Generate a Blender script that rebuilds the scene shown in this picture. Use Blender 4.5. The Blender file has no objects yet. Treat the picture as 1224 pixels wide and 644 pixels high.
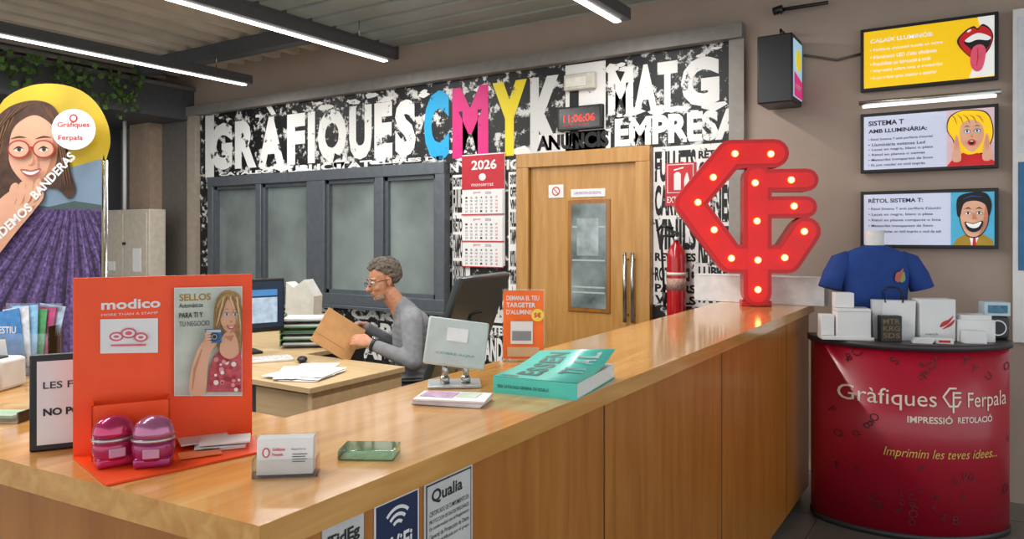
import bpy, bmesh, math, random
from mathutils import Matrix, Vector, Euler, noise
random.seed(7)
sc = bpy.context.scene
sc.view_settings.view_transform = 'Standard'
rad = math.radians

# ---------------- camera calibration (z up, back wall runs along X at Y=5) -------------
YAW = math.atan2(569, 884); FPX = 884.0; CX = 612.0; HY = 280.0; CH = 1.5
Fv = Vector((-math.sin(YAW), math.cos(YAW), 0)); Rv = Vector((math.cos(YAW), math.sin(YAW), 0))
def ray(px): return Fv + Rv * ((px - CX) / FPX)
def D(px, py, d):
    r = ray(px) * d; return Vector((r.x, r.y, CH - (py - HY) / FPX * d))
def atY(px, py, Y): return D(px, py, Y / ray(px).y)
def atX(px, py, X): return D(px, py, X / ray(px).x)
def atZ(px, py, Z): return D(px, py, (CH - Z) * FPX / (py - HY))
WY = 4.985
def W(px, py):
    v = atY(px, py, WY); return v.x, v.z
cam = bpy.data.objects.new("camera", bpy.data.cameras.new("camera")); sc.collection.objects.link(cam)
cam.location = (0, 0, CH); cam.rotation_euler = (rad(90), 0, YAW)
cam.data.sensor_width = 36; cam.data.lens = 36 * FPX / 1224; cam.data.shift_y = -(322 - HY) / 1224
cam.data.clip_start = 0.05
sc.camera = cam

# ---------------- materials ----------------
def lin(h):
    h = h.lstrip('#'); o = []
    for i in (0, 2, 4):
        c = int(h[i:i+2], 16) / 255
        o.append(c / 12.92 if c <= .04045 else ((c + .055) / 1.055) ** 2.4)
    return (o[0], o[1], o[2], 1)
MC = {}
def M(name, col, rough=.5, metal=0, emit=0, ecol=None, var=.12, ns=18, coat=0, bump=0, spec=.5):
    if name in MC: return MC[name]
    m = bpy.data.materials.new(name); m.use_nodes = True; nt = m.node_tree; b = nt.nodes['Principled BSDF']
    c = lin(col)
    tc = nt.nodes.new('ShaderNodeTexCoord'); n = nt.nodes.new('ShaderNodeTexNoise'); n.inputs['Scale'].default_value = ns
    n.inputs['Detail'].default_value = 4
    nt.links.new(tc.outputs['Object'], n.inputs['Vector'])
    r = nt.nodes.new('ShaderNodeValToRGB'); r.color_ramp.elements[0].position = .3; r.color_ramp.elements[1].position = .7
    r.color_ramp.elements[0].color = tuple(x * (1 - var) for x in c[:3]) + (1,)
    r.color_ramp.elements[1].color = tuple(min(1, x * (1 + var * .5)) for x in c[:3]) + (1,)
    nt.links.new(n.outputs['Fac'], r.inputs['Fac']); nt.links.new(r.outputs['Color'], b.inputs['Base Color'])
    b.inputs['Roughness'].default_value = rough; b.inputs['Metallic'].default_value = metal
    b.inputs['Coat Weight'].default_value = coat; b.inputs['Coat Roughness'].default_value = .12
    b.inputs['Specular IOR Level'].default_value = spec
    if emit:
        b.inputs['Emission Color'].default_value = lin(ecol or col); b.inputs['Emission Strength'].default_value = emit
    if bump:
        bp = nt.nodes.new('ShaderNodeBump'); bp.inputs['Strength'].default_value = bump; bp.inputs['Distance'].default_value = .01
        nt.links.new(n.outputs['Fac'], bp.inputs['Height']); nt.links.new(bp.outputs['Normal'], b.inputs['Normal'])
    MC[name] = m; return m
def wood(name, c1, c2, scale, rough=.3, coat=.3):
    m = bpy.data.materials.new(name); m.use_nodes = True; nt = m.node_tree; b = nt.nodes['Principled BSDF']
    tc = nt.nodes.new('ShaderNodeTexCoord'); mp = nt.nodes.new('ShaderNodeMapping'); mp.inputs['Scale'].default_value = scale
    n = nt.nodes.new('ShaderNodeTexNoise'); n.inputs['Scale'].default_value = 3; n.inputs['Detail'].default_value = 8; n.inputs['Distortion'].default_value = .6
    nt.links.new(tc.outputs['Object'], mp.inputs['Vector']); nt.links.new(mp.outputs['Vector'], n.inputs['Vector'])
    r = nt.nodes.new('ShaderNodeValToRGB'); r.color_ramp.elements[0].position = .35; r.color_ramp.elements[1].position = .68
    r.color_ramp.elements[0].color = lin(c1); r.color_ramp.elements[1].color = lin(c2)
    nt.links.new(n.outputs['Fac'], r.inputs['Fac']); nt.links.new(r.outputs['Color'], b.inputs['Base Color'])
    b.inputs['Roughness'].default_value = rough; b.inputs['Coat Weight'].default_value = coat; b.inputs['Coat Roughness'].default_value = .1
    MC[name] = m; return m
def distress(name, col, bg, thr=.42, sc_=9):
    m = bpy.data.materials.new(name); m.use_nodes = True; nt = m.node_tree; b = nt.nodes['Principled BSDF']
    tc = nt.nodes.new('ShaderNodeTexCoord'); n = nt.nodes.new('ShaderNodeTexNoise'); n.inputs['Scale'].default_value = sc_
    n.inputs['Detail'].default_value = 12; n.inputs['Roughness'].default_value = .75
    nt.links.new(tc.outputs['Object'], n.inputs['Vector'])
    r = nt.nodes.new('ShaderNodeValToRGB'); r.color_ramp.elements[0].position = thr; r.color_ramp.elements[1].position = thr + .03
    r.color_ramp.elements[0].color = lin(bg); r.color_ramp.elements[1].color = lin(col)
    nt.links.new(n.outputs['Fac'], r.inputs['Fac']); nt.links.new(r.outputs['Color'], b.inputs['Base Color'])
    b.inputs['Roughness'].default_value = .55; MC[name] = m; return m
def clear(name, tint='#ffffff', gl=.12):
    m = bpy.data.materials.new(name); m.use_nodes = True; nt = m.node_tree; nt.nodes.clear()
    o = nt.nodes.new('ShaderNodeOutputMaterial'); mx = nt.nodes.new('ShaderNodeMixShader'); t = nt.nodes.new('ShaderNodeBsdfTransparent')
    g = nt.nodes.new('ShaderNodeBsdfGlossy'); g.inputs['Roughness'].default_value = .05; t.inputs['Color'].default_value = lin(tint)
    lw = nt.nodes.new('ShaderNodeLayerWeight'); lw.inputs['Blend'].default_value = .25
    ma = nt.nodes.new('ShaderNodeMath'); ma.operation = 'ADD'; ma.inputs[1].default_value = gl * .4; ma.use_clamp = True
    nt.links.new(lw.outputs['Fresnel'], ma.inputs[0]); nt.links.new(ma.outputs[0], mx.inputs['Fac'])
    nt.links.new(t.outputs[0], mx.inputs[1]); nt.links.new(g.outputs[0], mx.inputs[2]); nt.links.new(mx.outputs[0], o.inputs['Surface'])
    MC[name] = m; return m

wood_top = wood('wood_counter_top', '#c48a45', '#daa65f', (9, .9, 9), .14, .5)
wood_panel = wood('wood_counter_panel', '#a2621f', '#b5752f', (7, 7, .6), .32, .3)
wood_door = wood('wood_door', '#b3803e', '#c49352', (9, 9, .8), .38, .2)
wood_desk = wood('wood_desk', '#bfa274', '#ccb086', (1, 9, 9), .4, .1)
black = M('black_plastic', '#111213', .4)
dark = M('dark_grey_metal', '#3c3e40', .45, .3)
white = M('white_paper', '#e6e5e3', .6, var=.04)
orange = M('orange_board', '#fa4e08', .45, var=.05)
silver = M('brushed_steel', '#b5b5b2', .25, 1)
acr = clear('clear_acrylic')
red = M('sign_red', '#c80a12', .35, var=.06)

# ---------------- builder ----------------
TXT = {}
def text_geo(s, bold):
    k = (s, bold)
    if k in TXT: return TXT[k]
    cu = bpy.data.curves.new('t', 'FONT'); cu.body = s; cu.size = 1; cu.offset = bold; cu.resolution_u = 3
    ob = bpy.data.objects.new('t', cu); sc.collection.objects.link(ob)
    dg = bpy.context.evaluated_depsgraph_get(); dg.update()
    me = ob.evaluated_get(dg).to_mesh()
    vs = [(v.co.x, v.co.y) for v in me.vertices]; fs = [tuple(p.vertices) for p in me.polygons]
    ob.evaluated_get(dg).to_mesh_clear()
    bpy.data.objects.remove(ob); bpy.data.curves.remove(cu)
    if vs:
        x0 = min(v[0] for v in vs); x1 = max(v[0] for v in vs); y0 = min(v[1] for v in vs); y1 = max(v[1] for v in vs)
        h = max(y1 - y0, 1e-6); w = max(x1 - x0, 1e-6)
        vs = [((a - x0) / w, (b - y0) / h) for a, b in vs]
        TXT[k] = (vs, fs, w / h)
    else: TXT[k] = ([], [], 1)
    return TXT[k]
SPH = {}
def sph_geo(u, w):
    if (u, w) not in SPH:
        V = [(0,0,1)]; Fc = []
        for j in range(1, w):
            ph = math.pi*j/w
            for i in range(u): V.append((math.sin(ph)*math.cos(2*math.pi*i/u), math.sin(ph)*math.sin(2*math.pi*i/u), math.cos(ph)))
        V.append((0,0,-1)); n = len(V)-1
        for i in range(u):
            Fc.append((0, 1+i, 1+(i+1)%u)); Fc.append((n, n-u+(i+1)%u, n-u+i))
            for j in range(w-2): a = 1+j*u; Fc.append((a+i, a+u+i, a+u+(i+1)%u, a+(i+1)%u))
        SPH[(u, w)] = ([Vector(v) for v in V], Fc)
    return SPH[(u, w)]
def smoothpts(pts, n=5):
    out = []; L = len(pts)
    for i in range(L):
        p0, p1, p2, p3 = pts[i-1], pts[i], pts[(i+1) % L], pts[(i+2) % L]
        for k in range(n):
            t = k / n
            out.append(tuple(.5 * (2*p1[j] + (p2[j]-p0[j])*t + (2*p0[j]-5*p1[j]+4*p2[j]-p3[j])*t*t + (-p0[j]+3*p1[j]-3*p2[j]+p3[j])*t**3) for j in (0, 1)))
    return out
def ell(cx, cy, rx, ry, n=28, a=0):
    return [(cx + rx*math.cos(t)*math.cos(a) - ry*math.sin(t)*math.sin(a), cy + rx*math.cos(t)*math.sin(a) + ry*math.sin(t)*math.cos(a)) for t in [2*math.pi*i/n for i in range(n)]]
def strand(pts, w):
    n = len(pts); L = []; R = []
    for i, p in enumerate(pts):
        a = pts[max(0,i-1)]; c = pts[min(n-1,i+1)]; dx = c[0]-a[0]; dy = c[1]-a[1]; l = math.hypot(dx, dy) or 1
        ww = w*math.sin(math.pi*(i+.3)/(n-.4)); L.append((p[0]-dy/l*ww, p[1]+dx/l*ww)); R.append((p[0]+dy/l*ww, p[1]-dx/l*ww))
    return L + R[::-1]
class B:
    def __init__(s, name, loc=(0,0,0), rz=0):
        s.name = name; s.bm = bmesh.new(); s.mats = []; s.loc = Vector(loc); s.rz = rz; s.xf = Matrix.Identity(4); s.map = None; s.L = 0; s.y0 = 0
    def mi(s, m):
        if m not in s.mats: s.mats.append(m)
        return s.mats.index(m)
    def v(s, co): return s.bm.verts.new(s.xf @ Vector(co))
    def f(s, vs, m, smooth=False):
        try: f = s.bm.faces.new(vs)
        except ValueError: return None
        f.material_index = s.mi(m); f.smooth = smooth; return f
    def box(s, c, size, m, rot=(0,0,0), bevel=0, seg=2):
        T = s.xf @ Matrix.Translation(c) @ Euler(rot).to_matrix().to_4x4() @ Matrix.Diagonal((*size, 1))
        r = bmesh.ops.create_cube(s.bm, size=1, matrix=T); i = s.mi(m)
        fs = set(f for v in r['verts'] for f in v.link_faces)
        for f in fs: f.material_index = i
        if bevel:
            es = list(set(e for v in r['verts'] for e in v.link_edges))
            rr = bmesh.ops.bevel(s.bm, geom=es, offset=bevel, segments=seg, profile=.5, affect='EDGES')
            for f in rr['faces']: f.material_index = i; f.smooth = True
    def b2(s, x0, x1, y0, y1, z0, z1, m, bevel=0): s.box(((x0+x1)/2, (y0+y1)/2, (z0+z1)/2), (abs(x1-x0), abs(y1-y0), abs(z1-z0)), m, bevel=bevel)
    def lathe(s, prof, m, c=(0,0,0), seg=28, rot=(0,0,0), sx=1, sy=1):
        T = Matrix.Translation(c) @ Euler(rot).to_matrix().to_4x4(); rings = []
        for r, z in prof:
            rings.append([s.v(T @ Vector((max(r,1e-4)*sx*math.cos(2*math.pi*i/seg), max(r,1e-4)*sy*math.sin(2*math.pi*i/seg), z))) for i in range(seg)])
        for a, b in zip(rings, rings[1:]):
            for i in range(seg): s.f([a[i], a[(i+1)%seg], b[(i+1)%seg], b[i]], m, True)
        s.f(rings[0][::-1], m); s.f(rings[-1], m)
    def cyl(s, c, r, h, m, rot=(0,0,0), seg=24, r2=None): s.lathe([(r, -h/2), (r if r2 is None else r2, h/2)], m, c, seg, rot)
    def sph(s, c, r, m, rot=(0,0,0), u=16, w=10):
        if not hasattr(r, '__len__'): r = (r, r, r)
        T = s.xf @ Matrix.Translation(c) @ Euler(rot).to_matrix().to_4x4() @ Matrix.Diagonal((*r, 1))
        V, Fc = sph_geo(u, w); i = s.mi(m); nv = s.bm.verts.new; nf = s.bm.faces.new
        vs = [nv(T @ q) for q in V]
        for q in Fc:
            f = nf([vs[k] for k in q]); f.material_index = i; f.smooth = True
    def tube(s, pts, r, m, seg=8):
        pts = [Vector(p) for p in pts]; n = len(pts); rr = r if hasattr(r, '__len__') else [r]*n; rings = []
        up = Vector((.13, .21, .97))
        for i, p in enumerate(pts):
            t = (pts[min(i+1,n-1)] - pts[max(i-1,0)]).normalized()
            a = t.cross(up)
            if a.length < .2: a = t.cross(Vector((1, 0, 0)))
            a.normalize(); b = t.cross(a)
            rings.append([s.v(p + a*rr[i]*math.cos(2*math.pi*k/seg) + b*rr[i]*math.sin(2*math.pi*k/seg)) for k in range(seg)])
        for a, b in zip(rings, rings[1:]):
            for i in range(seg): s.f([a[i], a[(i+1)%seg], b[(i+1)%seg], b[i]], m, True)
        s.f(rings[0][::-1], m); s.f(rings[-1], m)
    def flat(s, pts, m, y=None, sm=False, lay=.0006):
        if s.map: pts = [s.map(*p) for p in pts]
        if sm: pts = smoothpts(pts)
        if y is None: s.L += 1; y = s.y0 - s.L * lay
        s.f([s.v((p[0], y, p[1])) for p in pts], m)
    def ext(s, pts, m, y0, y1, sm=False, m2=None):
        if s.map: pts = [s.map(*p) for p in pts]
        if sm: pts = smoothpts(pts)
        a = [s.v((p[0], y0, p[1])) for p in pts]; b = [s.v((p[0], y1, p[1])) for p in pts]; n = len(pts)
        s.f(a, m); s.f(b[::-1], m)
        for i in range(n): s.f([a[i], b[i], b[(i+1)%n], a[(i+1)%n]], m2 or m)
    def rect(s, a, b, c, d, m, y=None): s.flat([(a,b),(c,b),(c,d),(a,d)], m, y)
    def text(s, st, x0, z0, x1, z1, m, y=None, bold=0.0, rot=0, warp=None, shear=0):
        vs, fs, asp = text_geo(st, bold)
        if not vs: return
        if s.map:
            x0, z0 = s.map(x0, z0)
            if x1 is not None: x1, z1 = s.map(x1, z1)
        if z0 > z1: z0, z1 = z1, z0
        if x1 is None: x1 = x0 + asp*(z1-z0)
        if y is None: s.L += 1; y = s.y0 - s.L * .0006
        nv = []
        for a, b in vs:
            X = (x1-x0)*a + shear*(z1-z0)*b; Z = (z1-z0)*b
            if rot: X, Z = X*math.cos(rot) - Z*math.sin(rot), X*math.sin(rot) + Z*math.cos(rot)
            X += x0; Z += z0; yy = y
            if warp: yy = warp(X) + y
            nv.append(s.v((X, yy, Z)))
        for f in fs: s.f([nv[i] for i in f], m)
    def done(s, parent=None, recalc=True):
        if recalc: bmesh.ops.recalc_face_normals(s.bm, faces=s.bm.faces)
        me = bpy.data.meshes.new(s.name); s.bm.to_mesh(me); s.bm.free()
        for m in s.mats: me.materials.append(m)
        o = bpy.data.objects.new(s.name, me); sc.collection.objects.link(o)
        o.location = s.loc; o.rotation_euler = (0, 0, s.rz)
        if parent: o.parent = parent
        return o

# ---------------- room ----------------
floor_m = M('floor_tile', '#6f6a64', .35, ns=3, var=.2)
b = B('floor'); b.b2(-9.4, 3, -3, 5.2, -.1, 0, floor_m)
grout = M('floor_grout', '#4c4844', .8)
for i in range(26): b.b2(-9.4+i*.48, -9.4+i*.48+.005, -3, 5, 0, .0008, grout)
for i in range(17): b.b2(-9.4, 3, -3+i*.48, -3+i*.48+.005, 0, .0008, grout)
b.done()
wall_m = M('wall_plaster', '#ac998a', .75, ns=4, var=.05, bump=.1)
b = B('wall_back'); b.b2(-9.4, 3, 5, 5.2, 0, 3.4, wall_m); b.done()
b = B('wall_left'); b.b2(-9.4, -9.2, -3, 5, 0, 3.4, M('wall_grey', '#7a746c', .8, ns=5)); b.done()
gd = M('soffit_grey', '#505256', .6)
b = B('trim_soffit'); b.b2(-9.2, -7.42, -1, 5, 2.76, 3.08, gd); b.b2(-9.2, -7.38, -1, 5, 3.08, 3.12, M('soffit_edge', '#6b6c6e', .5)); b.done()
trim = M('trim_grey', '#9a938b', .6)
b = B('trim_mural'); b.b2(-7.45, -1.36, 4.9, 5, 2.80, 2.90, M('trim_top_grey', '#85817b', .6)); b.b2(-7.43, -7.29, 4.92, 5, 0, 2.80, M('trim_beige', '#a99c8e', .6)); b.b2(-1.46, -1.36, 4.95, 5, 0, 2.80, trim); b.done()
b = B('wall_panel'); b.b2(-9.2, -7.45, 4.95, 5, 0, 2.76, M('wall_dark', '#6a655f', .7)); b.b2(-8.35, -7.95, 4.8, 4.95, 0, 2.76, M('column_brown', '#a8937f', .7)); b.b2(-9.2, -8.8, 4.7, 4.95, 0, 2.76, M('column_dark', '#47484c', .6)); b.done()

b = B('ceiling')
c_tan = M('ceiling_sheet', '#d3c8b6', .55, .1, ns=3, var=.15); c_grn = M('ceiling_panel', '#a3aba5', .5, .1, ns=2, var=.1)
def corr(prof, along, rng, m):
    A = []
    for (p, z) in prof:
        if along == 'Y': A.append((b.v((p, rng[0], z)), b.v((p, rng[1], z))))
        else: A.append((b.v((rng[0], p, z)), b.v((rng[1], p, z))))
    for q, w in zip(A, A[1:]): b.f([q[0], q[1], w[1], w[0]], m)
x = -9.3; prof = []
while x < -4.35:
    prof += [(x, 3.42), (x+.1, 3.42), (x+.14, 3.28), (x+.22, 3.28), (x+.26, 3.42)]; x += .28
corr(prof, 'Y', (-3, 5.0), c_tan)
y = -3; prof = []
while y < 5:
    prof += [(y, 3.16), (y+.19, 3.16), (y+.20, 3.19), (y+.24, 3.19), (y+.25, 3.16)]; y += .25
corr(prof, 'X', (-4.5, 3.0), c_grn)
b.b2(-9.3, 3, -3, 5.2, 3.45, 3.5, c_grn)
b.b2(-4.56, -4.42, -3, 5, 3.06, 3.45, gd); b.b2(-7.4, -4.5, 4.3, 4.42, 3.14, 3.28, gd)
b.done()

led = M('led_strip', '#ffffff', .5, emit=9, ecol='#fdfaf5', var=0); hous = M('lamp_housing', '#4b4c4e', .5)
for x in (-2.05, -4.12, -5.9):
    b = B('linear_ceiling_lamp')
    b.b2(x-.06, x+.06, -.6, 4.55, 2.92, 3.0, hous, bevel=.004); b.b2(x-.05, x-.005, -.58, 4.53, 2.912, 2.921, led)
    for yy in (0.5, 2.4, 4.2): b.cyl((x, yy, 3.1), .004, .2, silver, seg=6)
    b.done()

# ---------------- mural ----------------
mb = distress('mural_black', '#d8d7d3', '#0d0d0f', .545, 9); LW = distress('mural_white', '#efeeea', '#141416', .39, 7)
BK = distress('mural_letter_black', '#111113', '#e4e3df', .37, 10); WB = distress('mural_white_field', '#eceae6', '#1a1a1c', .38, 6)
b = B('wall_mural'); b.y0 = WY; b.b2(-7.29, -1.46, WY, 5, 0, 2.8, mb)
def wrect(p0, p1, z0, z1):
    x0 = W(p0, 100)[0]; x1 = W(p1, 100)[0]; b.flat([(x0,z0),(x1,z0),(x1,z1),(x0,z1)], WB, WY-.0015)
def mt(s, p0, p1, z0, z1, m, bold=.045):
    x0 = W(p0, 100)[0]; x1 = W(p1, 100)[0]; b.text(s, x0, z0, x1, z1, m, WY-.003, bold)
LWb = distress('mural_white_worn', '#e4e3df', '#17171a', .43, 14)
wrect(245.5, 256, 2.12, 2.79); wrect(781, 889, 1.0, 2.12); wrect(676, 724, 2.12, 2.79); wrect(541, 562, .2, 2.0); wrect(608, 624, .8, 2.0); wrect(640, 730, 2.13, 2.28)
# torn white shards along the lettering
for i in range(46):
    px_ = random.uniform(262, 880); zc = random.choice([random.uniform(2.70, 2.77), random.uniform(2.13, 2.2)]) if px_ < 690 else random.choice([random.uniform(2.7,2.77), random.uniform(2.33,2.39)])
    xx = W(px_, 100)[0]; s_ = random.uniform(.03, .1)
    b.flat([(xx+s_*random.uniform(.4,1)*math.cos(t)*1.4, min(2.795, zc+.5*s_*random.uniform(.4,1)*math.sin(t))) for t in [2*math.pi*q/9 for q in range(9)]], WB, WY-.0012-.00002*i)
for s, p0, p1 in (('G',251,276),('R',279,303),('A',305,334),('F',337,357),('I',360,368),('Q',371,403),('U',406,431),('E',434,454),('S',457,480) ):
    mt(s, 251+(p0-251)*1.075, 251+(p1-251)*1.075, 2.19 - (.08 if s == 'Q' else 0), 2.69, LW, .06)
b.ext([W(316,124),W(323,124),W(330,136),W(325,138)], LW, WY-.003, WY-.0025)
mt('C', 507, 537, 2.13, 2.73, distress('mural_cyan', '#19a5dc', '#141416', .36, 8), .06)
mt('M', 541, 584, 2.14, 2.73, distress('mural_magenta', '#e0197e', '#141416', .34, 8), .06)
mt('Y', 589, 630, 2.13, 2.73, distress('mural_yellow', '#f2da12', '#141416', .34, 8), .06)
mt('K', 634, 672, 2.12, 2.73, distress('mural_grey', '#d9d9d6', '#141416', .36, 8), .06)
mt('I', 681, 692, 2.15, 2.72, BK, .06)
for s, p0, p1 in (('M',727,757),('A',758,786),('T',786,810),('G',814,860)): mt(s, p0, p1, 2.38, 2.72, LW, .06)
mt('EMPRESA', 735, 888, 2.14, 2.35, LW, .05); mt('ANUNCIS', 642, 728, 2.15, 2.27, BK, .05)
mt('DISSENY GRÀFIC', 500, 622, 2.02, 2.12, LW, .04); mt('CATÀLEGS', 262, 330, 2.125, 2.17, LW); mt('PUBLICITAT', 335, 445, 2.11, 2.18, LW); mt('LLIBRES DE', 450, 530, 2.135, 2.17, LW)
words = ['RÈTOLS','VINILS','DIGITAL','OFFSET','PAPERS','SEGELLS','TARGETES','LONES','FULLETS','REVISTES','CARTELLS','LLIBRES','SOBRES','BOSSES','EXPOSITORS','ESTANDS','ROTULACIÓ','TAMPONS']
def rows(pa, pb, ztop, zbot, hs, ms):
    z = ztop
    while z > zbot:
        h = random.choice(hs); mt(random.choice(words), pa, pb, z-h, z, random.choice(ms), .045); z -= h + .02
rows(783, 832, 2.09, 1.05, [.06, .12, .22], [BK]); rows(835, 876, 2.09, 1.05, [.07, .14, .26], [BK])
rows(542, 557, 1.98, .5, [.08, .14, .2], [BK]); rows(565, 606, 1.2, .3, [.08, .14, .2], [LW, LWb]); rows(610, 622, 1.98, .9, [.08, .12, .16], [BK]); rows(420, 540, .82, .2, [.1, .16], [LW, LWb])
rows(262, 400, .82, .2, [.1, .16], [LW])
b.done()

# window
wm = M('aluminium_frame', '#646a70', .4, .4); gm = M('window_glass', '#7f8987', .1, .0, var=.45, ns=1.5, spec=.9)
b = B('window_1'); b.b2(-7.04, -3.83, 4.965, 4.98, .85, 2.11, gm)
for x0, x1 in ((-7.04,-6.95),(-3.93,-3.83),(-6.25,-6.17),(-5.5,-5.26),(-4.62,-4.52)): b.b2(x0, x1, 4.90, 4.98, .85, 2.11, wm, bevel=.004)
for z0, z1 in ((.85,.95),(2.01,2.11)): b.b2(-7.04, -3.83, 4.895, 4.98, z0, z1, wm, bevel=.004)
for x0, x1 in ((-6.95,-6.25),(-6.17,-5.5),(-5.26,-4.62),(-4.52,-3.93)):
    for a, c in ((x0, x0+.035), (x1-.035, x1)): b.b2(a, c, 4.93, 4.98, .95, 2.01, wm)
    b.b2(x0, x1, 4.93, 4.98, .95, .985, wm); b.b2(x0, x1, 4.93, 4.98, 1.975, 2.01, wm)
b.b2(-7.1, -3.8, 4.86, 4.98, .82, .85, wm, bevel=.004)
b.done()
# door
b = B('door_1')
b.b2(-3.03, -2.1, 4.955, 4.98, 0, 2.03, wood_door)
for x0, x1 in ((-3.13,-3.02),(-2.12,-2.01)): b.b2(x0, x1, 4.92, 4.981, 0, 2.02, wood_door, bevel=.004)
b.b2(-3.13, -2.01, 4.918, 4.981, 2.02, 2.13, wood_door, bevel=.004)
b.b2(-3.022, -3.016, 4.95, 4.957, 0, 2.02, M('door_gap', '#3a2410')); b.b2(-2.125, -2.119, 4.95, 4.957, 0, 2.02, MC['door_gap'])
b.b2(-2.68, -2.33, 4.945, 4.956, .92, 1.76, wood('wood_bead', '#8e5a22', '#a06a2c', (9,9,1)), bevel=.003)
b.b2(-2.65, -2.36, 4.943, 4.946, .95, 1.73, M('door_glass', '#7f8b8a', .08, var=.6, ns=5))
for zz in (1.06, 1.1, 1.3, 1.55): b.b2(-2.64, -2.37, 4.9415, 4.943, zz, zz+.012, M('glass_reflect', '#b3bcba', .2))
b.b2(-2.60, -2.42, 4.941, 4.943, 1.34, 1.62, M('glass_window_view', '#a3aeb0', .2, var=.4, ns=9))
for xx in (-2.19, -2.13):
    b.cyl((xx, 4.895, 1.12), .014, .5, silver)
    for zz in (.92, 1.32): b.cyl((xx, 4.925, zz), .008, .06, silver, rot=(rad(90),0,0))
b.b2(-2.655, -2.37, 4.949, 4.955, 1.78, 1.84, white); b.y0 = 4.949
b.text('LABORATORI DE DIGITAL', -2.63, 1.8, -2.4, 1.82, M('purple_ink', '#6a3aa0'), 4.9482)
b.b2(-2.85, -2.72, 4.949, 4.955, 1.78, 1.88, white); b.flat(ell(-2.785, 1.83, .035, .035), M('sign_pict_red', '#c02525'), 4.9482); b.flat(ell(-2.785, 1.83, .026, .026), white, 4.9476); b.flat([(-2.81,1.85),(-2.805,1.855),(-2.76,1.81),(-2.765,1.805)], MC['sign_pict_red'], 4.947)
b.done()

# calendar
b = B('wall_calendar', (0,0,0)); cr = M('calendar_red', '#c01c2c', .5); ink = M('ink_dark', '#26262a', .6)
X0, X1 = -3.69, -3.27
b.b2(X0, X1, 4.965, 4.981, 1.245, 2.16, white); b.b2(X0, X1, 4.96, 4.966, 1.87, 2.15, cr)
b.text('2026', X0+.1, 2.03, X1-.07, 2.11, white, 4.958, .03); b.flat(ell(-3.48, 1.97, .035, .03), white, 4.958); b.text('monserrat', X0+.1, 1.895, X1-.1, 1.92, white, 4.958)
for zt in (1.86, 1.64, 1.43):
    b.b2(X0+.01, X1-.01, 4.955, 4.966, zt-.195, zt, white); b.text('gener', X0+.12, zt-.03, X0+.2, zt-.01, cr, 4.954); b.text('2026', X0+.24, zt-.03, X0+.3, zt-.01, ink, 4.954)
    for r in range(5):
        for c in range(7): b.text(str(1+(r*7+c) % 31), X0+.04+c*.05, zt-.066-r*.028, X0+.062+c*.05, zt-.05-r*.028, cr if c > 5 else ink, 4.954, .01)
    b.b2(X0, X1, 4.952, 4.967, zt-.2, zt-.192, cr)
b.done()
# clock
b = B('digital_wall_clock'); b.b2(-2.77, -2.39, 4.94, 4.981, 2.285, 2.465, black, bevel=.006); b.b2(-2.75, -2.41, 4.937, 4.941, 2.3, 2.45, M('clock_face', '#120404', .2))
b.text('11:06:06', -2.71, 2.345, -2.45, 2.40, M('clock_led', '#ff3018', emit=1.6, var=0), 4.935, .0); b.text('JUEVES 15 ENERO', -2.71, 2.315, -2.5, 2.328, M('clock_led_dim', '#c02010', emit=.8, var=0), 4.935); b.done()
b = B('emergency_light'); b.b2(-2.71, -2.45, 4.93, 4.981, 2.585, 2.71, M('offwhite_plastic', '#cfcabb', .4), bevel=.012); b.b2(-2.69, -2.52, 4.925, 4.932, 2.61, 2.68, M('diffuser', '#e6e3d8', .3), bevel=.003); b.done()
# extinguisher + sign
er = M('extinguisher_red', '#b5121b', .25, coat=.5)
b = B('fire_extinguisher', (-1.80, 4.885, .92))
b.lathe([(.05,0),(.064,.012),(.066,.05),(.066,.42),(.06,.46),(.04,.5),(.022,.52),(.02,.54)], er)
b.cyl((0,0,.56), .02, .05, silver); b.box((-.02,-.02,.6), (.1,.022,.014), black, rot=(0,.25,0)); b.box((-.02,-.02,.575), (.09,.02,.01), black); b.cyl((.01,-.03,.55), .014, .02, M('gauge', '#dddddd'))
b.tube([(-.02,0,.565),(-.09,-.01,.57),(-.1,-.02,.5),(-.085,-.03,.3),(-.075,-.03,.16)], .009, black); b.lathe([(.01,0),(.018,.1)], black, (-.075,-.03,.08))
b.lathe([(.0668,.30),(.0668,.32)], M('ext_label', '#e8dcc8', .5)); b.lathe([(.0672,.2),(.0672,.28)], M('ext_label_blue', '#b99082', .5, var=.5, ns=60)); b.box((0,.075,.4), (.09,.03,.05), dark)
b.tube([(-.02,-.01,.62),(-.1,-.02,.64),(-.13,-.03,.6)], .011, black)
b.done()
b = B('extinguisher_sign'); b.b2(-1.915, -1.695, 4.972, 4.981, 1.7, 2.0, M('sign_red_flat', '#c8202a', .5)); b.y0 = 4.972
b.ext([(-1.90,1.79),(-1.71,1.79),(-1.71,1.99),(-1.90,1.99)], white, 4.9715, 4.9705); b.ext([(-1.895,1.795),(-1.715,1.795),(-1.715,1.985),(-1.895,1.985)], MC['sign_red_flat'], 4.9702, 4.9698)
b.flat([(-1.85,1.81),(-1.80,1.81),(-1.80,1.92),(-1.815,1.935),(-1.835,1.935),(-1.85,1.92)], white, 4.969); b.flat([(-1.85,1.945),(-1.78,1.96),(-1.78,1.97),(-1.85,1.955)], white, 4.969)
b.flat(smoothpts([(-1.77,1.82),(-1.735,1.83),(-1.74,1.88),(-1.755,1.93),(-1.775,1.88)]), white, 4.969); b.text('EXTINTOR', -1.9, 1.72, -1.71, 1.765, white, 4.969, .02); b.done()

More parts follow.
